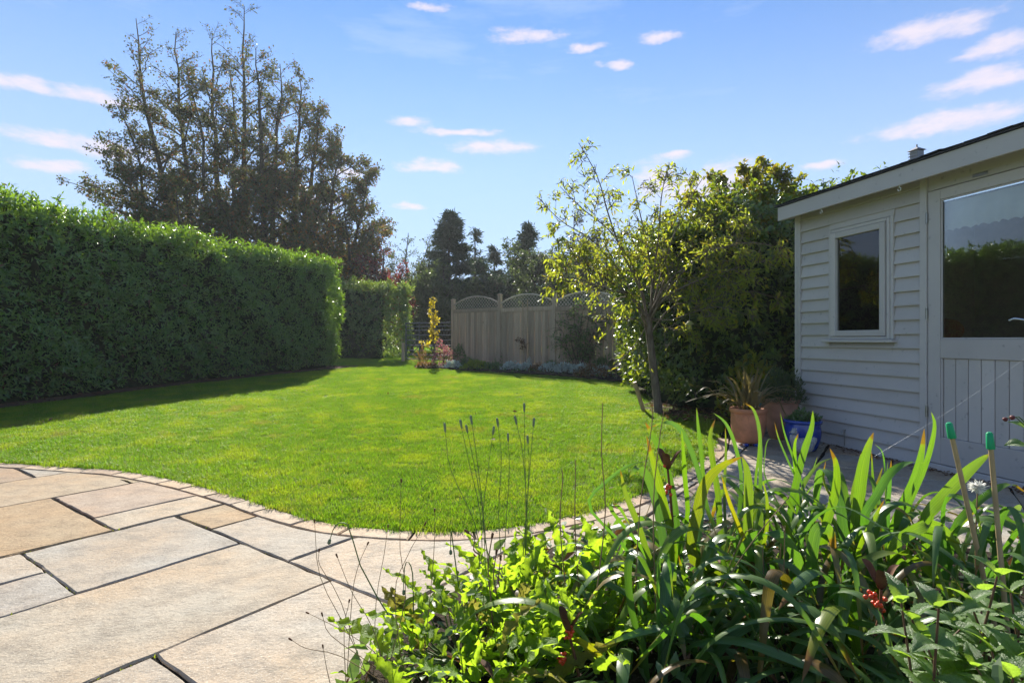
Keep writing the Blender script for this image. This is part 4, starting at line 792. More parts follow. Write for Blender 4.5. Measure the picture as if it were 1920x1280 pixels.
# lapped boards
pz = .0; zs = []; E_ = .1215
while pz < 2.34: zs.append(pz); pz += E_
def plank(s0_, s1_, z, top=None):
    mb = MB(); top = top or min(z+E_+.014, WH-.01); pr = [(-.002, z), (-.034, z), (-.034, z+.010), (-.007, top), (-.002, top)]
    V = [(s, y, zz) for s in (s0_, s1_) for y, zz in pr]; k = 5; mb.add(V, [np.array([[i, i+k, (i+1) % k+k, (i+1) % k] for i in range(k)]), np.array([[4, 3, 2, 1, 0], [5, 6, 7, 8, 9]])]); return mb.build('plank', PAINT, shed)
for z in zs:
    top = z+E_
    if top > wz0-.03 and z < wz1+.0:
        plank(.052, ws0-.012, z); plank(ws1+.034, 1.374, z)
        if z < wz0-.045: plank(ws0-.0105, ws1+.0325, z, wz0-.030)
        if top > wz1+.02: plank(ws0-.0105, ws1+.0325, max(z, wz1+.006))
    else: plank(.052, 1.374, z)
    for i in range(1): pass
bx('corner_board', -.004, .05, -.042, -.001, 0, WH-.02, PAINTV)
bx('corner_board', -.03, -.006, -.042, .06, 0, WH-.02, PAINTV)
bx('door_post', 1.378, 1.436, -.042, -.001, 0, WH-.02, PAINTV)
bx('door_post', ds1+.81, ds1+.87, -.042, -.001, 0, WH-.02, PAINTV)
bx('door_head', 1.438, ds1+.808, -.024, -.001, dz1+.006, WH-.02, PAINT)
for k in range(4): z = dz1+.01; 
bx('threshold', 1.438, ds1+.808, -.05, -.001, 0, .05, PAINT)
q = sp(1843, 327); bx('vent', q[0]-.055, q[0]+.055, -.030, -.0255, q[1]-.014, q[1]+.012, METAL, shed, .002)
# window
win = bx('window', ws0-.01, ws0+.02, -.045, .03, wz0+.0, wz1, PAINTV)
def fr(name, x0, x1, y0, y1, z0, z1, par, m=PAINTV): return bx(name, x0, x1, y0, y1, z0, z1, m, par, .003)
fr('window_trim', ws1+.003, ws1+.032, -.040, -.001, wz0, wz1+.004, win); fr('window_trim', ws1-.03, ws1+.0, -.045, .03, wz0, wz1, win); fr('window_trim', ws0+.022, ws1-.032, -.045, .03, wz1-.03, wz1, win); fr('window_trim', ws0+.022, ws1-.032, -.045, .03, wz0, wz0+.025, win)
a0, a1, b0, b1 = ws0+.026, ws1-.036, wz0+.03, wz1-.034; cw = .055
fr('casement', a0, a0+cw, -.058, -.01, b0, b1, win); fr('casement', a1-cw, a1, -.058, -.01, b0, b1, win); fr('casement', a0+cw+.001, a1-cw-.001, -.057, -.01, b1-cw, b1, win); fr('casement', a0+cw+.001, a1-cw-.001, -.057, -.01, b0, b0+cw, win)
mb = MB(); mb.box(a0+cw-.002, a1-cw+.002, -.028, -.024, b0+cw-.002, b1-cw+.002); mb.build('pane', GLASS, win)
fr('sill', ws0-.06, ws1+.06, -.085, -.0, wz0-.028, wz0-.003, win)
# door leaves
def door(x0, x1, hinge_left=True):
    d = bx('door', x0, x0+.1, -.03, .012, dz0, dz1, PAINTV); y = (-.03, .012)
    fr('stile', x1-.1, x1, *y, dz0, dz1, d); fr('rail', x0+.101, x1-.101, *y, 2.168, dz1, d, PAINT); fr('rail', x0+.101, x1-.101, *y, .90, 1.05, d, PAINT); fr('rail', x0+.101, x1-.101, *y, dz0, .27, d, PAINT)
    mb = MB(); mb.box(x0+.098, x1-.098, -.012, -.008, 1.048, 2.17); mb.build('pane', GLASS, d)
    for q in [(x0+.101, x1-.101, 1.051, 1.063), (x0+.101, x1-.101, 2.155, 2.167)]: fr('bead', q[0], q[1], -.022, -.013, q[2], q[3], d)
    for q in [(x0+.101, x0+.113), (x1-.113, x1-.101)]: fr('bead', q[0], q[1], -.022, -.013, 1.064, 2.154, d)
    for q in [(x0+.101, x0+.116), (x1-.116, x1-.101)]: fr('bead', q[0], q[1], -.024, -.008, .271, .899, d)
    n = 6; bw = (x1-x0-.236)/n
    for k in range(n): fr('board', x0+.118+k*bw+.0025, x0+.118+(k+1)*bw-.0025, -.016, -.004, .271, .899, d)
    mb = MB(); mb.box(x0+.101, x1-.101, -.003, .01, .271, .899); mb.build('panel_back', PAINT, d)
    for z in (sp(1743, 410)[1], sp(1743, 588)[1], sp(1743, 770)[1]):
        mb = MB(); xh = x0-.003 if hinge_left else x1+.003; mb.tube([(xh, -.040, z-.045), (xh, -.040, z+.045)], .008, 8, smooth=True); mb.box(xh-.012, xh+.012, -.038, -.0345, z-.04, z+.04); mb.build('hinge', METAL, d)
    return d
d1 = door(ds0, ds1, True); d2 = door(ds1+.005, ds1+.805, False)
q = sp(1908, 599, .06); mb = MB(); hp = [(ds1-.05, -.03, q[1]-.005), (ds1-.05, -.075, q[1]-.005), (ds1-.075, -.082, q[1]-.004), (ds1-.13, -.082, q[1]+.006), (ds1-.165, -.080, q[1]-.006)]; mb.tube(crom(hp, 14), .0085, 8); mb.box(ds1-.068, ds1-.032, -.034, -.0302, q[1]-.09, q[1]+.06); mb.build('handle', SILVER, d1)
# fascia, soffit, roof, shingles
OUT = .20; f0, f1 = -.07, LEN+.07; fz0, fz1 = 2.318, 2.462
bx('fascia', f0, f1, -OUT-.022, -OUT, fz0, fz1, PAINT)
bx('bargeboard', f0-.0, f0+.022, -OUT+.002, 2.5, fz0+.01, fz1-.002, PAINT) if False else None
bx('soffit', f0+.02, f1-.02, -OUT+.001, -.035, fz1-.03, fz1-.01, PAINT)
PITCH = math.tan(R(11)); mb = MB(); V = []
for x in (f0-.03, f1+.03):
    for (y, z) in [(-OUT-.04, fz1+.003), (2.6, fz1+.003+(2.64+OUT)*PITCH), (2.6, fz1+.03+(2.64+OUT)*PITCH), (-OUT-.04, fz1+.014)]: V.append((x, y, z))
mb.add(V, [np.array([[0, 1, 2, 3], [7, 6, 5, 4], [0, 4, 5, 1], [1, 5, 6, 2], [2, 6, 7, 3], [3, 7, 4, 0]])]); roof = mb.build('roof', FELT, shed)
for (xa, xb) in ((f0-.0, f0+.02), (f1-.02, f1)):
    mb = MB(); V = [(x, y, z) for x in (xa, xb) for (y, z) in [(-OUT+.003, fz0+.006), (-OUT+.003, fz1-.002), (2.5, fz1-.002+(2.5+OUT)*PITCH), (2.5, fz0+.006+(2.5+OUT)*PITCH)]]; mb.add(V, [np.array([[0, 1, 2, 3], [7, 6, 5, 4], [0, 4, 5, 1], [1, 5, 6, 2], [2, 6, 7, 3], [3, 7, 4, 0]])]); mb.build('bargeboard', PAINT, shed)
r1 = np.random.default_rng(130); x = f0-.03
for row in range(3):
    x = f0-.03-row*.07
    while x < f1:
        l = .165; y0 = -OUT-.046+row*.17+r1.uniform(-.006, .006); y1 = y0+.24; z0 = fz1+.017+(y0+OUT+.04)*PITCH+.004+r1.uniform(0, .003); z1 = z0+.24*PITCH-.002; e = r1.normal(0, .0025)
        mb = MB(); V = [(xx, y, z+dz) for xx, ee in ((max(x, f0-.03)+.003, 0), (x+l-.003, e)) for (y, z, dz) in [(y0, z0+ee, 0), (y1, z1, 0), (y1, z1, .005), (y0, z0+ee, .007)]]; mb.add(V, [np.array([[0, 1, 2, 3], [7, 6, 5, 4], [0, 4, 5, 1], [1, 5, 6, 2], [2, 6, 7, 3], [3, 7, 4, 0]])]); mb.build('shingle', FELT, roof); x += l
q = sp(1719, 282, .10); vz = fz1+.03+.14*PITCH; mb = MB(); mb.box(q[0]-.035, q[0]+.035, -.135, -.065, vz-.02, vz+.075, 0, None, .004); V = [(q[0]-.048, -.148, vz+.077), (q[0]+.048, -.148, vz+.077), (q[0]+.048, -.052, vz+.077), (q[0]-.048, -.052, vz+.077), (q[0], -.1, vz+.112)]; mb.add(V, [np.array([[0, 1, 4], [1, 2, 4], [2, 3, 4], [3, 0, 4]]), np.array([[3, 2, 1, 0]])]); mb.tube([(q[0], -.1, vz+.105), (q[0], -.1, vz+.128)], .006, 6)
for k in range(3): mb.box(q[0]-.04, q[0]+.04, -.141, -.1355, vz+.005+k*.024, vz+.013+k*.024)
mb.build('roof_vent', simplemat('grey_vent', (.28, .27, .28), .6), roof)
for px, py in ((1543, 395), (1690, 352)):
    q = sp(px, py, .19); zt = fz0-.001; mb = MB(); an = np.linspace(R(100), R(-200), 12); c = (q[0], -OUT-.01, zt-.028); mb.tube([(c[0], c[1], zt+.005)]+[(c[0]+.014*math.cos(a_), c[1], c[2]+.014*math.sin(a_)) for a_ in an], .0032, 6); mb.build('hook', HOOKW, shed)
# small outlet pipe low on the wall
q = sp(1589, 806); mb = MB(); mb.tube([(q[0], -.02, q[1]), (q[0], -.06, q[1]), (q[0], -.065, q[1]-.03)], .008, 8); mb.tube([(q[0], -.034, q[1]-.01), (q[0], -.034, .03)], .005, 6); mb.build('outlet_pipe', METAL, shed)
# inside the shed
SM = shed.matrix_basis.copy() if False else Matrix.Translation((C0[0], C0[1], 0))@Matrix.Rotation(math.atan2(SW[1], SW[0]), 4, 'Z')
def inside(name, label, cat, x, y, z, group=None): t = thing(name, label, cat, SM@Vector((x, y, z)), math.atan2(SW[1], SW[0]), group); return t
def valance(x0, x1, z0, z1, label):
    t = inside('valance', label, 'valance', (x0+x1)/2, .045, z0, 'cream valances inside the shed'); n = 70; xx = np.linspace(x0, x1, n)-(x0+x1)/2; zz = np.linspace(z1-z0, 0, 7); V = []
    for k, z in enumerate(zz):
        for x in xx: V.append((x, .012*math.sin(x*38+.4*math.sin(x*11))*(.3+k/6), z+(abs(math.sin(x*46))*.018 if k == 6 else 0)))
    i = np.arange(6)[:, None]*n; j = np.arange(n-1)[None]; mb = MB(); mb.add(V, [np.stack([i+j, i+n+j, i+n+j+1, i+j+1], -1).reshape(-1, 4)], 0, True); mb.build('valance_cloth', CLOTH, t)
    mb = MB(); mb.tube([(xx[0], 0, z1-z0+.004), (xx[-1], 0, z1-z0+.004)], .006, 6); mb.build('rail', METAL, t)
valance(.47, 1.08, 1.90, 2.09, 'cream scalloped valance inside the shed window'); valance(1.5, 2.2, 1.91, 2.15, 'cream scalloped valance inside the glazed door')
t = inside('workbench', 'dark wooden bench inside the shed behind the window', 'bench', .85, .62, .05)
for nm, q in [('bench_top', (-.6, .6, -.3, .3, .95, .99)), ('leg', (-.58, -.52, -.28, -.22, 0, .948)), ('leg', (.52, .58, -.28, -.22, 0, .948)), ('leg', (-.58, -.52, .22, .28, 0, .948)), ('leg', (.52, .58, .22, .28, 0, .948))]:
    mb = MB(); mb.box(*q, 0, None, .003); mb.build(nm, INNER, t)
t = inside('storage_box', 'blue and white box on the bench inside the shed window', 'box', .80, .50, 1.041)
mb = MB(); mb.box(-.20, .03, -.09, .09, 0, .12, 0, None, .004); mb.build('box_body', simplemat('blue_card', (.10, .14, .42), .6), t); mb = MB(); mb.box(.031, .16, -.088, .088, .001, .118, 0, None, .004); mb.build('box_end', simplemat('pale_card', (.5, .48, .46), .7), t)
t = inside('orange_cushion', 'orange cushion on the bench inside the shed window', 'cushion', 1.16, .55, 1.041); mb = MB(); mb.blob((0, 0, .09), (.13, .05, .10), np.random.default_rng(3), 0, 14, 9, .02); mb.build('cover', simplemat('orange_cloth', (.5, .14, .03), .8), t)
t = inside('shelf_unit', 'pale upright posts of a shelf unit standing inside behind the glazed door', 'shelf', 2.0, .9, .05)
for k, x_ in enumerate((-.36, -.02, .05)): mb = MB(); mb.box(x_, x_+.035, -.02, .02, 0, 1.62, 0, None, .003); mb.build('upright', simplemat('pale_shelf_wood%d' % k, (.36, .31, .25), .6), t)
for z in (.5, 1.0): mb = MB(); mb.box(-.32, .045, .021, .3, z, z+.02); mb.build('shelf_board', INNER, t)

# ------------------------------------------------------------------ pots, hen ornament
def pot(name, label, c, rt, rb, h, m, belly=0, rim=.03, group=None):
    t = thing(name, label, 'pot', c, 0, group); z = np.linspace(0, h-rim, 9); rr = rb+(rt-rb)*(z/(h-rim))**.8+belly*np.sin(z/(h-rim)*math.pi)
    mb = MB(); mb.lathe([(.001, 0)]+[(r_, z_) for r_, z_ in zip(rr, z)], (0, 0, 0), 32); mb.build('pot_body', m, t)
    mb = MB(); mb.lathe([(rt-.002, h-rim), (rt+.014, h-rim+.003), (rt+.018, h-.006), (rt+.010, h), (rt-.012, h-.001), (rt-.02, h-.05)], (0, 0, 0), 32); mb.build('rim', m, t)
    mb = MB(); mb.lathe([(rt-.016, h-.045), (.001, h-.035)], (0, 0, 0), 24); mb.build('compost', SOIL, t); return t
p1 = np.array([2.335, 5.44, .01]); p2 = np.array([2.80, 5.74, .01]); p3 = np.array([2.745, 5.2, .01])
feet = thing('pot_feet', 'blue glazed feet under the large terracotta pot', 'pot feet', p1)
for a_ in (-1.2, -2.2, 1.2): mb = MB(); mb.box(.10*math.cos(a_)-.022, .10*math.cos(a_)+.022, .10*math.sin(a_)-.03, .10*math.sin(a_)+.03, 0, .032, 0, None, .008); mb.build('foot', BLUE, feet)
tpot = pot('terracotta_pot', 'large orange terracotta pot on blue feet holding the spiky flax', p1+[0, 0, .033], .158, .118, .33, TERRA, .018, .045)
for a_ in (-1.35, -2.15, -.4, -2.9): 
    mb = MB(); rr = .158; q = [(rr*1.0*math.cos(a_+d), rr*1.0*math.sin(a_+d), z) for d, z in [(-.16, .20), (-.16, .25), (-.08, .272), (.08, .272), (.16, .25), (.16, .20)]]; mb.tube(crom(q, 16), .008, 6); mb.build('swag', TERRA, tpot)
pot('terracotta_pot', 'tall tapering brownish terracotta pot between the orange pot and the blue pot', p2, .17, .095, .42, TERRA2, .012, .04)
pot('blue_pot', 'blue glazed pot standing against the shed boards', p3, .150, .112, .285, BLUE, .022, .035)
TEAL = simplemat('teal_glaze', (.02, .10, .13), .3, .5, .2); pot('teal_pot', 'dark teal pot half hidden between the two terracotta pots', np.array([2.62, 5.95, .01]), .13, .10, .34, TEAL, .01, .03)
def strap_mesh(path, wid, twist=0.0, fold=.25, nseg=16, yaw=None, tipw=.06, basew=.55, split=3):
    """strap leaf along a 3-D path: mid rib and two edges; returns MB"""
    p = crom(path, nseg+1); T = nrm(np.gradient(p, axis=0)); u = np.linspace(0, 1, nseg+1)
    side0 = nrm(np.cross(T, [0, 0, 1.])+1e-6) if yaw is None else None
    if yaw is None:
        d = p[-1]-p[0]; ref = nrm(np.array([-d[1], d[0], 0])+1e-6); S = nrm(ref-T*(T@ref)[:, None])
    else:
        ref = np.array([math.cos(yaw), math.sin(yaw), 0]); S = nrm(ref-T*(T@ref)[:, None])
    tw = twist*u; U = np.cross(S, T); S2 = S*np.cos(tw)[:, None]+U*np.sin(tw)[:, None]; U2 = np.cross(S2, T)
    w_ = wid/2*np.minimum(1, np.minimum(basew+u*2.2, ((1-u)/.32)**.62*1.0+tipw*0)); w_[-1] = wid*.01
    K = np.array([1, .5, 0, -.5, -1.]); V = np.stack([p+S2*(w_*a_)[:, None]+U2*(w_*fold*abs(a_)**1.4)[:, None] for a_ in K], 1).reshape(-1, 3); i = np.arange(nseg)[:, None]*5; j = np.arange(4)[None]
    mb = MB(); mb.add(V, [np.stack([i+j, i+j+1, i+j+6, i+j+5], -1).reshape(-1, 4)], 0, True, np.repeat(u, 5)+.0005); mb.w = np.tile(K, nseg+1); return mb
# flax in the big pot
r1 = np.random.default_rng(140); c = p1+[0, 0, .34]; fl = thing('flax_plant', 'spiky bronze flax with arching pointed blades in the large terracotta pot', 'plant', c)
for k in range(58):
    an = r1.uniform(0, 6.28); l = r1.uniform(.28, .56); tilt = r1.uniform(.1, 1.25); b = c+[r1.normal(0, .03), r1.normal(0, .03), -.02]; h = np.array([math.cos(an), math.sin(an), 0]); e = b+h*l*math.sin(tilt)+np.array([0, 0, l*math.cos(tilt)*.95]); m_ = b+(e-b)*.55+np.array([0, 0, l*.08+l*.10*math.sin(tilt)]); e = e-np.array([0, 0, l*.16*max(0, tilt-.5)])
    o = strap_mesh([b-c, m_-c, e-c], r1.uniform(.016, .030), r1.uniform(-.3, .3), .35, 8).build('blade', L_PHOR, fl)
for (pp) in [[(1385, 760), (1350, 738), (1310, 745), (1284, 754)], [(1375, 762), (1345, 742), (1325, 725), (1302, 740)], [(1420, 762), (1455, 745), (1470, 770), (1480, 788)], [(1425, 765), (1440, 735), (1475, 722), (1500, 735)]]:
    q = [P(x, y, 5.44) for x, y in pp]; strap_mesh([a_-c for a_ in q], .026, .2, .3, 12).build('blade', L_PHOR, fl)
plant_blob('lavender_bush', 'grey-green bushy plant in the tall brownish terracotta pot', 'plant', p2+[0, 0, .38], (.24, .22, .34), 1500, [L_DARK], .03, .055, .3, 141, up=.7)
plant_blob('low_pot_plant', 'low green plant in the blue glazed pot', 'plant', p3+[0, 0, .25], (.13, .13, .11), 400, [L_SHRUB], .03, .05, .5, 142)
plant_blob('yellow_shrub', 'yellow-green large leaved shrub behind the flax against the dark hedge', 'shrub', np.array([2.95, 6.75, gz(6.75)]), (.42, .3, .78), 420, [L_TOP], .08, .13, .55, 143, LEAF8)
hp = np.array([2.63, 4.98, .012]); hen = thing('hen_ornament', 'small grey speckled hen ornament on the paving before the blue pot', 'ornament', hp); HEN = simplemat('speckled_grey_stone', (.36, .35, .34), .75, .2, .45, 60)
mb = MB(); r1 = np.random.default_rng(1); mb.blob((0, 0, .075), (.098, .07, .072), r1, 0, 16, 10, .01); mb.tube(crom([(-.05, 0, .09), (-.075, 0, .14), (-.078, 0, .185), (-.074, 0, .20)], 8), np.linspace(.05, .022, 8), 12); mb.blob((-.078, 0, .203), (.026, .022, .024), r1, 0, 12, 8, .01); mb.tube(crom([(.06, 0, .09), (.10, 0, .125), (.115, 0, .15)], 6), np.linspace(.045, .014, 6), 10); mb.build('body', HEN, hen)
mb = MB(); mb.tube([(-.10, 0, .202), (-.122, 0, .194)], [.009, .002], 6); mb.build('beak', HEN, hen)
mb = MB()
for k in range(3): mb.blob((-.09+.014*k, 0, .228-.003*abs(k-1)), (.008, .004, .011), r1, 0, 6, 4, 0)
mb.build('comb', HEN, hen)

# ------------------------------------------------------------------ foreground bed: irises
IG, IB, ID, IY, IYG, IBR = (.125, .20, .045), (.16, .225, .045), (.115, .195, .065), (.34, .28, .02), (.19, .23, .025), (.17, .10, .03)
bases = {'a': P(1275, 1130, 1.95), 'b': P(1400, 1120, 2.0), 'c': P(1530, 1110, 2.05), 'd': P(1670, 1090, 2.1), 'e': P(1400, 1230, 1.68), 'f': P(1220, 1230, 1.65), 'g': P(1790, 1080, 2.0), 'h': P(1580, 1220, 1.65)}
names = {'a': 'iris clump with tall brown-streaked blades and an open pod, left end of the iris bed', 'b': 'iris clump with broad upright blades and one bent yellow leaf', 'c': 'iris clump with tall pointed blades in front of the blue pot', 'd': 'iris clump with broad blades rising in front of the shed door hinge', 'e': 'dark shaded iris clump at the bottom edge below the bent yellow leaf', 'f': 'iris clump with two folded hanging blades next to the poppy leaves', 'g': 'iris clump with wide leaning blades at the foot of the green-capped canes', 'h': 'low iris clump with arching blades above the red seed pod'}
iris = {}
for k, b in bases.items(): b[2] = .04; iris[k] = thing('iris_plant', names[k], 'iris', b, 0, 'irises in the flower bed')
def iris_leaf(k, path, wid, col, twist=0, fold=.22, yaw=None):
    b = bases[k]; o = strap_mesh([np.asarray(p)-b for p in path], wid, twist, fold, 16, yaw).build('leaf', STRAP, iris[k]); o.color = (*col, 1); return o
HERO = [  # clump, pixels from tip downwards, distance, width in px, colour
 ('a', [(1210, 792), (1222, 812), (1243, 855), (1262, 930)], 2.05, 15, IG), ('a', [(1212, 816), (1226, 870), (1243, 935), (1262, 1020)], 1.95, 17, IYG), ('a', [(1221, 801), (1246, 791), (1273, 802), (1298, 850), (1318, 930)], 2.2, 11, ID), ('a', [(1278, 806), (1281, 850), (1284, 900), (1288, 970)], 2.0, 13, IYG),
 ('a', [(1163, 880), (1173, 925), (1195, 980), (1215, 1040)], 1.9, 14, IB), ('a', [(1182, 985), (1160, 950), (1148, 958)], 1.85, 10, IB), ('a', [(1213, 864), (1180, 872), (1140, 900), (1105, 950)], 1.95, 7, ID), ('a', [(1180, 895), (1195, 876), (1215, 895), (1232, 950)], 2.05, 18, ID),
 ('b', [(1306, 764), (1309, 800), (1315, 850), (1325, 950)], 2.3, 9, IG), ('b', [(1341, 786), (1332, 815), (1336, 860), (1347, 930), (1353, 1010)], 2.1, 13, IB), ('b', [(1338, 774), (1361, 794), (1378, 835), (1390, 900)], 2.25, 9, ID), ('b', [(1392, 856), (1352, 873), (1322, 906), (1307, 960), (1297, 1040)], 1.85, 25, IYG),
 ('b', [(1391, 856), (1400, 882), (1403, 930), (1401, 1000), (1398, 1050)], 1.95, 22, IB), ('b', [(1352, 888), (1366, 935), (1386, 990), (1396, 1015)], 1.9, 10, IY), ('b', [(1430, 900), (1438, 940), (1436, 1000)], 1.9, 9, IYG), ('b', [(1360, 800), (1361, 850), (1358, 930)], 2.2, 6, IG),
 ('c', [(1397, 756), (1413, 768), (1423, 802), (1426, 850), (1430, 940)], 2.3, 8, ID), ('c', [(1424, 800), (1422, 850), (1418, 930)], 2.2, 9, IG), ('c', [(1524, 769), (1522, 800), (1509, 840), (1497, 885), (1482, 960)], 2.2, 15, IB), ('c', [(1463, 773), (1471, 812), (1488, 860), (1508, 920)], 2.3, 4.5, ID), ('c', [(1452, 790), (1460, 822), (1478, 865), (1500, 920)], 2.3, 4, ID),
 ('c', [(1457, 822), (1440, 824), (1434, 850), (1436, 900)], 2.3, 8, IG), ('c', [(1497, 812), (1490, 832), (1490, 870), (1494, 930)], 2.3, 9, IYG), ('c', [(1556, 840), (1568, 872), (1567, 920), (1556, 960), (1543, 1010)], 2.0, 17, IYG), ('c', [(1561, 858), (1535, 870), (1512, 900), (1500, 940)], 2.3, 7, ID), ('c', [(1533, 855), (1522, 885), (1505, 910)], 2.4, 4, ID),
 ('d', [(1638, 810), (1626, 842), (1616, 885), (1609, 950), (1606, 1000)], 2.15, 23, IB), ('d', [(1614, 850), (1608, 890), (1600, 950)], 2.2, 12, IG), ('d', [(1735, 868), (1702, 867), (1668, 888), (1643, 930), (1620, 975)], 2.0, 17, IG), ('d', [(1733, 803), (1728, 845), (1715, 895), (1692, 945), (1672, 1000)], 2.1, 19, IB), ('d', [(1746, 772), (1752, 797), (1744, 840), (1728, 890), (1700, 960)], 2.15, 14, IB),
 ('d', [(1671, 862), (1668, 900), (1664, 970)], 2.2, 11, ID), ('d', [(1634, 845), (1636, 890), (1640, 940)], 2.25, 6, IG), ('d', [(1640, 832), (1655, 850), (1660, 900)], 2.4, 4, ID), ('d', [(1665, 863), (1662, 890), (1660, 940)], 2.3, 8, IG), ('d', [(1548, 862), (1547, 910)], 2.3, 6, IY), ('d', [(1655, 875), (1647, 900), (1640, 930)], 2.3, 7, IBR), ('d', [(1659, 935), (1640, 970), (1610, 1030)], 1.85, 10, IYG),
 ('g', [(1856, 850), (1832, 868), (1800, 897), (1762, 938), (1735, 975)], 1.9, 25, IB), ('g', [(1925, 925), (1895, 907), (1862, 920), (1828, 946), (1790, 990)], 1.85, 15, IG), ('g', [(1843, 1035), (1838, 985), (1822, 945), (1795, 930), (1770, 940)], 1.8, 13, IG), ('g', [(1812, 1060), (1790, 1018), (1765, 992), (1735, 985), (1700, 1002), (1668, 1035)], 1.8, 26, IB), ('g', [(1832, 1018), (1800, 1020), (1760, 1005)], 1.8, 8, IYG), ('g', [(1840, 945), (1800, 985), (1740, 1030), (1690, 1060)], 1.85, 15, IG),
 ('d', [(1822, 1150), (1795, 1130), (1755, 1085), (1718, 1050), (1680, 1036), (1640, 1042), (1600, 1070)], 1.7, 19, IYG), ('c', [(1566, 1060), (1560, 1005), (1545, 987), (1528, 1000), (1521, 1060)], 1.8, 24, IG), ('c', [(1532, 1135), (1512, 1090), (1490, 1035), (1462, 1003), (1420, 1003), (1395, 1030)], 1.8, 24, IG), ('f', [(1262, 1120), (1257, 1060), (1246, 1041), (1234, 1055), (1232, 1150), (1236, 1240)], 1.6, 27, ID), ('f', [(1238, 1130), (1220, 1080), (1200, 1042), (1182, 1042), (1176, 1080), (1186, 1160)], 1.6, 22, IG),
 ('h', [(1640, 1104), (1590, 1096), (1530, 1097), (1485, 1118), (1465, 1150)], 1.65, 19, IG), ('h', [(1690, 1195), (1640, 1174), (1580, 1166), (1525, 1180), (1490, 1230)], 1.55, 20, ID), ('e', [(1192, 1238), (1230, 1206), (1270, 1166), (1300, 1150)], 1.5, 16, IG), ('f', [(1168, 1268), (1132, 1236), (1090, 1203), (1075, 1200)], 1.5, 15, IY), ('e', [(1125, 1212), (1180, 1190), (1240, 1175), (1262, 1190)], 1.5, 17, ID),
 ('e', [(1272, 1040), (1285, 1090), (1305, 1140), (1320, 1180)], 1.7, 15, IYG), ('e', [(1400, 990), (1370, 1060), (1330, 1130), (1290, 1180)], 1.65, 8, IYG), ('e', [(1240, 1130), (1262, 1160), (1290, 1220)], 1.6, 14, IB), ('e', [(1370, 1150), (1345, 1110), (1320, 1108), (1300, 1135), (1290, 1180)], 1.6, 22, ID), ('h', [(1465, 1145), (1490, 1138), (1515, 1165), (1525, 1200)], 1.6, 14, IBR), ('h', [(1615, 1285), (1590, 1220), (1550, 1195), (1530, 1230)], 1.5, 14, IG)]
for k, px, Y, wp, col in HERO:
    n = len(px); pts = [P(x, y, Y) for x, y in px][::-1]; b = bases[k]; low = pts[0]
    rr = np.random.default_rng(int(px[0][0]*7+px[0][1])); foot = b+np.array([rr.normal(0, .03)+.35*(low[0]-b[0]), rr.normal(0, .04), -.03])
    if low[2] < foot[2]+.02: path = pts
    else: path = [foot, foot+(low-foot)*.5+[.12*(foot[0]-low[0]), 0, .04]]+pts
    arch = abs(px[0][1]-min(y for _, y in px)) > 25
    iris_leaf(k, path, wp/FPX*Y*.86, tuple(c*rr.uniform(.85, 1.15) for c in col), rr.uniform(-.15, .15), .16, rr.normal(0, .35) if not (wp > 20 and arch) else None)
r1 = np.random.default_rng(150)
for k, b in bases.items():
    for i in range(30):
        an = r1.uniform(0, 6.28); l = r1.uniform(.40, .80); h = np.array([math.cos(an), math.sin(an)*.85, 0]); hm = r1.uniform(.16, .50)*(.75 if k in 'efh' else .72 if k == 'a' else 1.0)
        f0_ = b+h*.04+np.array([r1.normal(0, .09), r1.normal(0, .08), -.02]); ex = l*r1.uniform(.45, .85); end = max(.05, hm*r1.uniform(.05, .95)); sd = np.array([-h[1], h[0], 0])*r1.normal(0, .06)
        pts = [f0_, f0_+h*ex*.22+[0, 0, hm*.72], f0_+h*ex*.5+sd*.4+[0, 0, hm*1.0], f0_+h*ex*.8+sd*.8+[0, 0, hm*.88+end*.1], f0_+h*ex*1.05+sd+[0, 0, end]]
        iris_leaf(k, pts, r1.uniform(.018, .040), [IG, IB, ID, ID, IYG, IBR, (.30, .21, .10)][r1.choice(7, p=[.3, .12, .26, .14, .06, .06, .06])], r1.uniform(-.6, .6), .2)
# iris pods with red seeds
def pod(label, path, seeds, Y, s=1.0, k=0):
    pts = [P(x, y, Y) for x, y in path]; b = pts[0].copy(); t = thing('iris_seed_pod', label, 'seed pod', b, 0, 'open iris pods'); mb = MB(); mb.tube(crom(pts, 10)-b, np.linspace(.005, .004, 10), 6); mb.build('stalk', POD, t); e = pts[-1]-b; rr = np.random.default_rng(k)
    for a_ in (0, 2.1, 4.2):
        q = [e, e+np.array([math.cos(a_)*.018, math.sin(a_)*.018, .022])*s, e+np.array([math.cos(a_)*.034, math.sin(a_)*.034, .05])*s, e+np.array([math.cos(a_)*.046, math.sin(a_)*.046, .062])*s]; strap_mesh(q, .026*s, .2, -.5, 8).build('husk', POD, t)
    for (x, y, n) in seeds:
        c_ = P(x, y, Y)-b
        for i in range(n): mb = MB(); mb.blob(c_+rr.normal(0, .0085, 3)*s, .0058*s, rr, 0, 8, 6, .03); mb.build('seed', SEED, t)
pod('open brown iris pod with red seeds at the left end of the iris bed', [(1262, 1000), (1258, 940), (1252, 880)], [(1250, 868, 5), (1252, 912, 9)], 1.95, 1.1, 1)
pod('dry husk of an iris pod with bright red seeds among the poppy leaves', [(1085, 1265), (1078, 1230), (1066, 1185)], [(1066, 1182, 10), (1055, 1232, 16)], 1.5, .9, 2)
pod('brown iris pod spilling dark red seeds in front of the shaded irises', [(1640, 1190), (1650, 1150), (1652, 1105)], [(1636, 1118, 8), (1645, 1140, 10), (1655, 1150, 5)], 1.5, 1.1, 3)
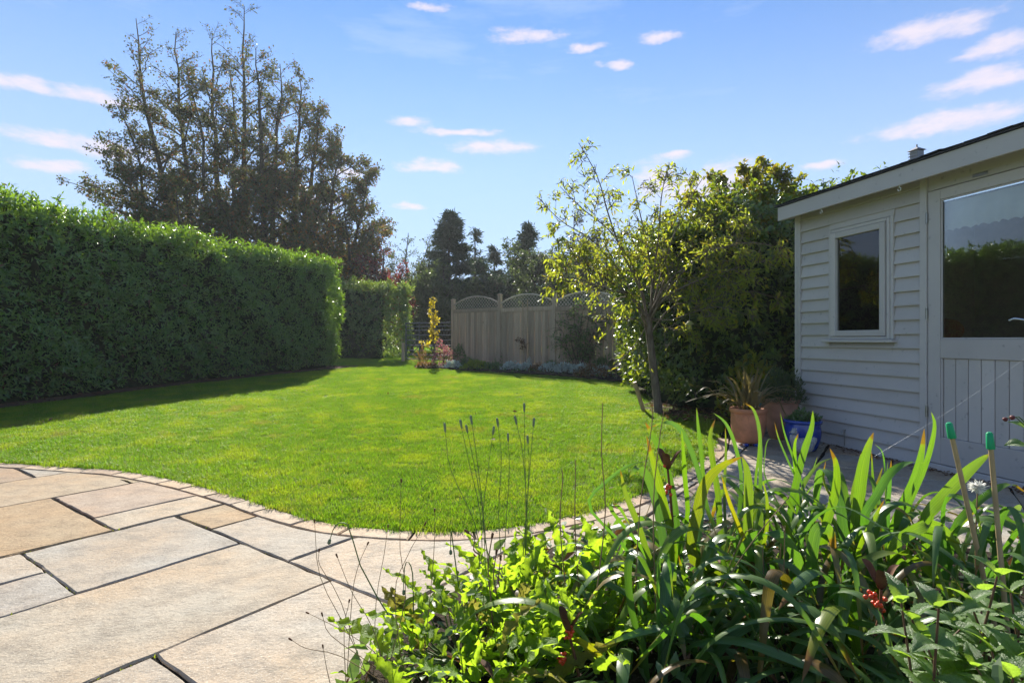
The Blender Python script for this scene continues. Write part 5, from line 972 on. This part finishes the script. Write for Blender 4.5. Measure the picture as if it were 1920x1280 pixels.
# ------------------------------------------------------------------ poppies: lobed leaves
def lobed(seed):
    r = np.random.default_rng(seed); n = 26; u = np.linspace(0, 1, n); w_ = .21*np.sin(np.pi*np.clip(u*.96+.03, 0, 1)**.75)**.8; tri = np.abs(((u*7.3+.2) % 1)-.5)*2; w_ = w_*(.36+.64*tri)+.012*(u < .25); w_[-1] = .004
    z = .10*np.sin(u*3)+.03*np.sin(u*19+seed)-.28*u**2*r.uniform(.3, 1); wav = .035*np.sin(u*38+r.uniform(0, 6)); x = u
    V = np.stack([np.c_[x-.05*tri*0+.03*(1-tri), w_, z+.30*w_+wav], np.c_[x, w_*.5, z+.12*w_], np.c_[x, 0*w_, z], np.c_[x, -w_*.5, z+.12*w_], np.c_[x+.03*(1-tri), -w_, z+.30*w_-wav]], 1).reshape(-1, 3); i = np.arange(n-1)[:, None]*5; j = np.arange(4)[None]
    mb = MB(); mb.add(V, [np.stack([i+j, i+j+5, i+j+6, i+j+1], -1).reshape(-1, 4)], 0, True); return mb.mesh('lobed_leaf', L_POPPY)
LOB = [lobed(i) for i in range(7)]
def place_leaf(name, me, parent, base, p, d, up, L_, wscale=1):
    d = Vector(nrm(d)); s = d.cross(Vector(up)); s = s.normalized() if s.length > 1e-3 else Vector((1, 0, 0)); n = s.cross(d); y = n.cross(d)
    o = obj(name, me, parent); M = Matrix(((d[0], y[0], n[0], 0), (d[1], y[1], n[1], 0), (d[2], y[2], n[2], 0), (0, 0, 0, 1))); o.matrix_local = Matrix.Translation(Vector(p)-Vector(base))@M@Matrix.Diagonal((L_, L_*wscale, L_, 1)); return o
PB = [((870, 1185), 1.72, 'poppy with lobed leaves spilling over the paving, left end of the bed', 40), ((960, 1140), 1.9, 'bright green lobed poppy leaves behind the dry brown stems', 44), ((1060, 1110), 2.0, 'lobed poppy leaves beside the paler paving left of the iris clumps', 42), ((900, 1270), 1.5, 'poppy clump at the bottom edge of the bed below the dry seed heads', 36), ((1050, 1240), 1.62, 'poppy clump with lobed leaves around the bright red pod', 40), ((1150, 1150), 1.9, 'lobed poppy leaves tucked against the first iris clump', 34), ((815, 1270), 1.48, 'small poppy at the lowest corner of the bed on the paving edge', 14)]
r1 = np.random.default_rng(160)
for (px, py), Y, lab, n in PB:
    b = P(px, py, Y); b[2] = .04; t = thing('poppy_plant', lab, 'poppy', b, 0, 'poppies in the flower bed'); st = MB()
    for i in range(n):
        an = r1.uniform(0, 6.28); q = r1.uniform(0, 1)**.6; p = b+[math.cos(an)*.22*q, math.sin(an)*.20*q, r1.uniform(.02, .21)*(1.1-.5*q)]; d = np.array([math.cos(an)*(.35+q*.6), math.sin(an)*(.35+q*.6), r1.uniform(.35, 1.9)*(1.2-.6*q)]); l = r1.uniform(.11, .20)
        place_leaf('leaf', LOB[r1.integers(7)], t, b, p, d+r1.normal(0, .15, 3), nrm(np.array([-math.cos(an)*.2, -math.sin(an)*.2, 1])+r1.normal(0, .35, 3)), l*1.12, r1.uniform(.62, .95)); st.tube(np.array([b+(p-b)*.1, b+(p-b)*[.6, .6, .4], p])-b, [.004, .003, .002], 5)
    st.build('stalks', GSTEM, t)
# seed head stems
def stem_thing(name, label, cat, stems_, Y, m, head=None, group=None, r0=.0022):
    b = P(*stems_[0][0], Y).copy(); b[2] = .035; t = thing(name, label, cat, b, 0, group)
    for k, s in enumerate(stems_):
        dy = ((k*37) % 11-5)*.02; pts = [P(x, y, Y+dy) for x, y in s]; mb = MB(); q = crom(pts, 10)-b; mb.tube(q, np.linspace(r0, r0*.6, 10), 5); o = mb.build('stem', m, t)
        if head:
            hl, hr, hm = head; e, d = q[-1], nrm(q[-1]-q[-2]); mb = MB(); mb.tube([e, e+d*hl*.15, e+d*hl*.8, e+d*hl], [hr*.4, hr*.85, hr*1.1, hr*.6], 8); mb.build('seed_head', hm, o)
    return t
stem_thing('seed_head_plant', 'thin grey-green stems with slim seed heads standing against the lawn', 'wildflower', [[(900, 1060), (890, 980), (845, 880), (835, 810)], [(905, 1060), (900, 960), (880, 870), (866, 803)], [(910, 1060), (905, 960), (887, 860), (877, 812)], [(915, 1060), (905, 950), (893, 850), (885, 796)], [(940, 1050), (935, 960), (940, 860), (934, 800)], [(945, 1050), (950, 960), (955, 880), (953, 828)], [(985, 1040), (988, 960), (980, 850), (969, 796)], [(985, 1040), (986, 950), (984, 850), (983, 772)], [(990, 1040), (988, 960), (992, 870), (990, 832)], [(980, 1050), (987, 960), (995, 860), (1000, 800)], [(920, 1060), (905, 980), (915, 880), (924, 815)]], 2.05, GSTEM, (.034, .0044, SEEDH), None, .0017)
stem_thing('dry_stem_plant', 'thin dry brown stems with dark buds leaning over the paving', 'wildflower', [[(735, 1290), (640, 1230), (575, 1215), (548, 1200)], [(700, 1290), (650, 1180), (600, 1080), (590, 980)], [(690, 1290), (640, 1130), (600, 1060), (598, 1035)], [(730, 1290), (700, 1180), (660, 1110), (633, 1045)], [(650, 1280), (660, 1120), (672, 1060), (688, 1022)], [(760, 1290), (700, 1220), (640, 1180), (580, 1150)], [(755, 1290), (690, 1240), (620, 1190), (605, 1155)], [(648, 1280), (645, 1180), (652, 1140), (654, 1130)], [(700, 1280), (705, 1130), (720, 1040), (727, 990)], [(760, 1290), (740, 1120), (760, 1050), (795, 985)], [(790, 1280), (810, 1080), (815, 1000), (815, 960)], [(720, 1280), (760, 1120), (750, 1030), (752, 905)], [(620, 1285), (612, 1250), (606, 1215)]], 1.55, DRY, (.012, .0024, POD), None, .0012)
stem_thing('nodding_bud_stem', 'green stem with a nodding bud bent over the paving', 'wildflower', [[(745, 1180), (680, 1070), (655, 990), (642, 980), (628, 985), (619, 1010)], [(775, 1150), (774, 1080), (768, 1056), (760, 1056), (757, 1085), (757, 1105)], [(860, 1100), (848, 1010), (846, 995), (845, 1010), (845, 1030)]], 1.75, GSTEM, (.016, .0050, SEEDH))
stem_thing('brown_wiry_stems', 'tall wiry brown stems rising between the poppies and the irises', 'wildflower', [[(1120, 1100), (1135, 960), (1128, 850), (1130, 755)], [(1060, 1100), (1050, 980), (1055, 900), (1053, 878)], [(1085, 1100), (1078, 980), (1079, 900), (1079, 862)], [(1230, 1160), (1225, 950), (1236, 830), (1246, 765)], [(1190, 1150), (1200, 950), (1222, 800), (1223, 760)], [(1330, 1290), (1345, 1130), (1390, 1010), (1412, 990)], [(1290, 1290), (1330, 1150), (1400, 1030), (1480, 930)], [(1430, 1290), (1428, 1180), (1432, 1090), (1430, 1030)], [(1445, 1290), (1455, 1150), (1462, 1060), (1466, 1000)], [(1460, 1290), (1468, 1150), (1470, 1060), (1472, 985)]], 1.75, DRY, None, None, .0022)
stem_thing('withered_stalk_clump', 'dark withered stalks and shrivelled leaves among the lobed poppy leaves', 'wildflower', [[(925, 1190), (920, 1120), (915, 1060), (922, 1010)], [(930, 1190), (932, 1120), (925, 1080), (930, 1040)], [(940, 1190), (942, 1130), (935, 1090), (938, 1050)], [(900, 1040), (888, 1030), (890, 1010), (880, 1000)], [(1000, 1280), (985, 1220), (990, 1180), (1000, 1160)], [(950, 1280), (930, 1230), (925, 1200), (935, 1170)]], 1.8, DRY, (.02, .004, POD), None, .003)
# toothed leaf shrub bottom right
def toothed(seed):
    r = np.random.default_rng(seed); n, m = 21, 9; u = np.linspace(0, 1, n); w_ = .30*np.sin(np.pi*u**.72)**.85*(1-.25*u)*(1+.10*((np.arange(n) % 2)*2-1)); w_[0] = .01; w_[-1] = .004; vv = np.linspace(-1, 1, m); V = []
    for i in range(n):
        for q in vv:
            vein = .016*abs(math.sin((u[i]*9.5-abs(q)*1.9)*math.pi))*(abs(q) < .98); V.append((u[i]-.04*abs(q)*0, q*w_[i], .10*math.sin(u[i]*2.6)-.22*u[i]**2+.28*abs(q)*w_[i]+vein-.03*(abs(q) < .01)))
    i = np.arange(n-1)[:, None]*m; j = np.arange(m-1)[None]; mb = MB(); mb.add(V, [np.stack([i+j, i+j+m, i+j+m+1, i+j+1], -1).reshape(-1, 4)], 0, True); return mb.mesh('toothed_leaf', L_TOOTH)
TOO = [toothed(i) for i in range(4)]
r1 = np.random.default_rng(170)
def tooth_plant(label, base_px, Y, tops):
    b = P(*base_px, Y); b[2] = .04; t = thing('toothed_leaf_plant', label, 'plant', b, 0, 'crinkly leaved plants at the bed corner')
    for x, y in tops:
        e = P(x, y, Y+r1.normal(0, .06)); q = crom([b+[r1.normal(0, .03), r1.normal(0, .03), 0], b+(e-b)*.5+r1.normal(0, .02, 3), e], 9); mb = MB(); mb.tube(q-b, np.linspace(.0045, .0022, 9), 6); mb.build('stem', simplemat('reddish_stem', (.12, .06, .035), .6) if 'reddish_stem' not in bpy.data.materials else bpy.data.materials['reddish_stem'], t); a0_ = r1.uniform(0, 3)
        for k, u in enumerate(np.linspace(.30, 1, 5)):
            p = np.array([np.interp(u, np.linspace(0, 1, 9), q[:, c_]) for c_ in range(3)]); l = .135*(1.12-.58*u)*r1.uniform(.85, 1.15)
            for s_ in (0, math.pi):
                an = a0_+k*math.pi/2+s_+r1.normal(0, .2); place_leaf('leaf', TOO[r1.integers(4)], t, b, p, (math.cos(an), math.sin(an), .15+.75*(u > .9)+r1.normal(0, .15)), (r1.normal(0, .15), r1.normal(0, .15), 1), max(l, .055), r1.uniform(.95, 1.2))
tooth_plant('crinkly toothed-leaf plant nearest the red seed pod, bottom right corner', (1740, 1290), 1.32, [(1710, 1160), (1690, 1130), (1760, 1140), (1735, 1200), (1800, 1180)])
tooth_plant('taller crinkly toothed-leaf plant with sunlit tips in the bottom right corner', (1870, 1290), 1.35, [(1870, 1080), (1840, 1110), (1895, 1110), (1820, 1130), (1910, 1180), (1850, 1190)])
tooth_plant('lowest crinkly toothed-leaf plant filling the very corner of the bed', (1920, 1300), 1.22, [(1860, 1220), (1910, 1230), (1830, 1250), (1900, 1270), (1940, 1200), (1800, 1265)])
# canes with green caps
for k, (top, bot, Y, lab) in enumerate([((1779, 792), (1826, 1000), 1.75, 'thin cane with green cap, left and farther of the two by the shed door'), ((1855, 810), (1873, 1010), 1.65, 'cane with green cap, right and nearer of the two by the shed door')]):
    a, e = P(*bot, Y), P(*top, Y); d = nrm(e-a); a = a-d*((a[2]-.0)/d[2]); t = thing('capped_cane', lab, 'cane', a, 0, 'green capped garden canes'); rr = 4.6/FPX*Y
    mb = MB(); mb.tube([np.zeros(3), (e-a)*.985], [rr, rr*.9], 10); mb.build('cane', CANE, t); q = e-a
    mb = MB(); mb.tube([q-d*.050, q-d*.048, q-d*.004, q], [rr*1.45, rr*1.5, rr*1.2, rr*.75], 14); mb.build('cap', CAP, t)
# gossamer thread
b = P(1640, 855, 2.3); mb = MB(); pts = crom([P(1640, 855, 2.3), P(1780, 770, 2.2), P(1960, 645, 2.1)], 12); mb.tube(pts, .00024, 4); o = mb.build('spider_thread', simplemat('silk', (.8, .8, .8), .3, .6), None, b); prop(o, 'single shining spider thread stretched in front of the shed door', 'thread')
# fluffy white seed tuft
c = P(1833, 912, 1.8); t = thing('fluffy_seed_head', 'white fluffy seed tuft on a thin stem beside the right capped cane', 'seed head', c); mb = MB(); r1 = np.random.default_rng(180); v = nrm(r1.normal(0, 1, (220, 3))+[0, 0, -.2]); mb.leaves(np.zeros((220, 3)), v, r1.normal(0, 1, (220, 3)), r1.uniform(.012, .032, 220), .0035, LEAF2); mb.build('fluff', leafmat('white_fluff', (.75, .74, .7), (.85, .84, .8), (.8, .8, .75), .5), t)
mb = MB(); mb.tube([(0, 0, 0), (.01, .02, -.18), (.02, .03, -c[2]+.03)], .002, 5); mb.build('stem', DRY, t)
# geranium tip at the right edge
stem_thing('geranium_sprig', 'sprig with dark red buds at the right edge in front of the door', 'flower', [[(1960, 905), (1945, 830), (1915, 785), (1902, 782)], [(1960, 905), (1945, 830), (1905, 782), (1888, 784)]], 1.6, GSTEM, (.010, .006, simplemat('dark_red_bud', (.12, .02, .02), .6)))
b = P(1960, 905, 1.6); b[2] = .035; t = bpy.data.objects['geranium_sprig']
for (x, y, dx, dz) in [(1925, 835, -1, .1), (1930, 810, -.6, .5), (1940, 800, .5, .6)]: place_leaf('leaf', TOO[0], t, b, P(x, y, 1.6), (dx, .2, dz), (0, -.4, 1), .055, 1.5)
# groundcover filling between the bed plants
mb = MB(); r1 = np.random.default_rng(190); n = 4200; p = np.c_[r1.uniform(-.6, 3.4, n), r1.uniform(.6, 3.1, n)]; p = p[inpoly(BED_POLY, p)]; p = np.c_[p, .035+r1.exponential(.045, len(p))]; D = nrm(r1.normal(0, 1, p.shape)*[1, 1, .5]+[0, 0, .5]); l = r1.uniform(.03, .075, len(p)); mb.leaves(p, D, nrm(r1.normal(0, .5, p.shape)+[0, 0, 1]), l, l*.5, LEAF8); prop(mb.build('ground_cover', L_SHRUB), kind='stuff')
mb = MB(); n = 900; p = np.c_[r1.uniform(-.6, 3.4, n), r1.uniform(.6, 3.1, n)]; p = p[inpoly(BED_POLY, p)]; p = np.c_[p, .05+r1.exponential(.05, len(p))]; D = nrm(r1.normal(0, 1, p.shape)); l = r1.uniform(.03, .09, len(p)); mb.leaves(p, D, nrm(r1.normal(0, .5, p.shape)+[0, 0, 1]), l, l*.35, LEAF4); prop(mb.build('leaf_litter', BROWNL), kind='stuff')
# fallen leaves
mb = MB(); n = 420; p = np.c_[r1.uniform(-7.4, 2, n), r1.uniform(3.2, 15, n)]; p = p[inpoly(LAWN_POLY, p)]; hx = np.interp(p[:, 1], [3, 7.88, 10.57, 15.2], [-8.2, -7.1, -6.45, -4.6]); k = n; p2_ = np.c_[np.interp(r1.uniform(4, 15, 500), [3, 7.88, 10.57, 13.4, 15.2], [-8.1, -7.15, -6.5, -5.4, -4.7])+0, np.zeros(500)]
yy = r1.uniform(4, 15.2, 500); p2_ = np.c_[np.interp(yy, [3, 6, 7.88, 10.57, 13.4, 15.2], [-8.35, -7.85, -7.28, -6.65, -5.55, -4.75])+r1.normal(.1, .12, 500), yy]; p = np.concatenate([p[::22], p2_]); p = np.c_[p, gza(p[:, 1])+.05+r1.uniform(0, .02, len(p))]; l = r1.uniform(.04, .075, len(p)); mb.leaves(p, nrm(r1.normal(0, 1, p.shape)*[1, 1, .15]), nrm(r1.normal(0, .3, p.shape)+[0, 0, 1]), l, l*.55, LEAF4); prop(mb.build('fallen_leaves', BROWNL), kind='stuff')

# thin sunlit haze in the air
mb = MB(); mb.box(-70, 70, -12, 76, -1.2, 24); hz = mb.build('haze', []); prop(hz, kind='stuff')
hm = bpy.data.materials.new('haze_air'); hm.use_nodes = True; t = NT(hm.node_tree); t.n.clear(); ho = t.add('ShaderNodeOutputMaterial'); pv = t.add('ShaderNodeVolumePrincipled'); pv.inputs['Color'].default_value = (.9, .95, 1, 1); pv.inputs['Density'].default_value = .0008; pv.inputs['Anisotropy'].default_value = .3; t.link(pv.outputs[0], ho.inputs['Volume']); hz.data.materials.append(hm)

# leaf litter and grit along the foot of the shed, under the hedge and below the plants
mb = MB(); r1 = np.random.default_rng(200); n = 700; q = np.c_[r1.uniform(-.1, 2.6, n), -.04-r1.exponential(.05, n), r1.uniform(.004, .018, n)]; q = np.array([SM@Vector(p) for p in q]); l = r1.uniform(.012, .035, n); mb.leaves(q, nrm(r1.normal(0, 1, (n, 3))*[1, 1, .2]), nrm(r1.normal(0, .4, (n, 3))+[0, 0, 1]), l, l*.6, LEAF4); prop(mb.build('shed_foot_litter', BROWNL), kind='stuff')
mb = MB(); n = 1500; q = np.c_[r1.uniform(1.9, 4.2, n), r1.uniform(6.6, 8.2, n)]; q = np.c_[q, gza(q[:, 1])+.025+r1.uniform(0, .02, n)]; l = r1.uniform(.03, .07, n); mb.leaves(q, nrm(r1.normal(0, 1, (n, 3))*[1, 1, .3]), nrm(r1.normal(0, .4, (n, 3))+[0, 0, 1]), l, l*.55, LEAF4); prop(mb.build('hedge_foot_litter', BROWNL), kind='stuff')
mb = MB(); n = 900; q = np.c_[r1.uniform(-3, 2.6, n), r1.uniform(11, 16.6, n)]; q = q[inpoly(np.array([(2.45, 11.1), (1.15, 12.65), (-.8, 13.95), (-1.9, 14.75), (-2.55, 15.1), (-2.75, 15.5), (-2.5, 16.4), (-1.8, 16.6), (1.1, 14.2), (2.9, 12.7)]), q)]; q = np.c_[q, gza(q[:, 1])+.05]; m_ = len(q); l = r1.uniform(.05, .11, m_); mb.leaves(q, nrm(r1.normal(0, .8, (m_, 3))+[0, 0, .8]), nrm(r1.normal(0, .6, (m_, 3))+[0, 0, .6]), l, l*.5, LEAF4); prop(mb.build('border_ground_cover', [L_SHRUB]), kind='stuff')
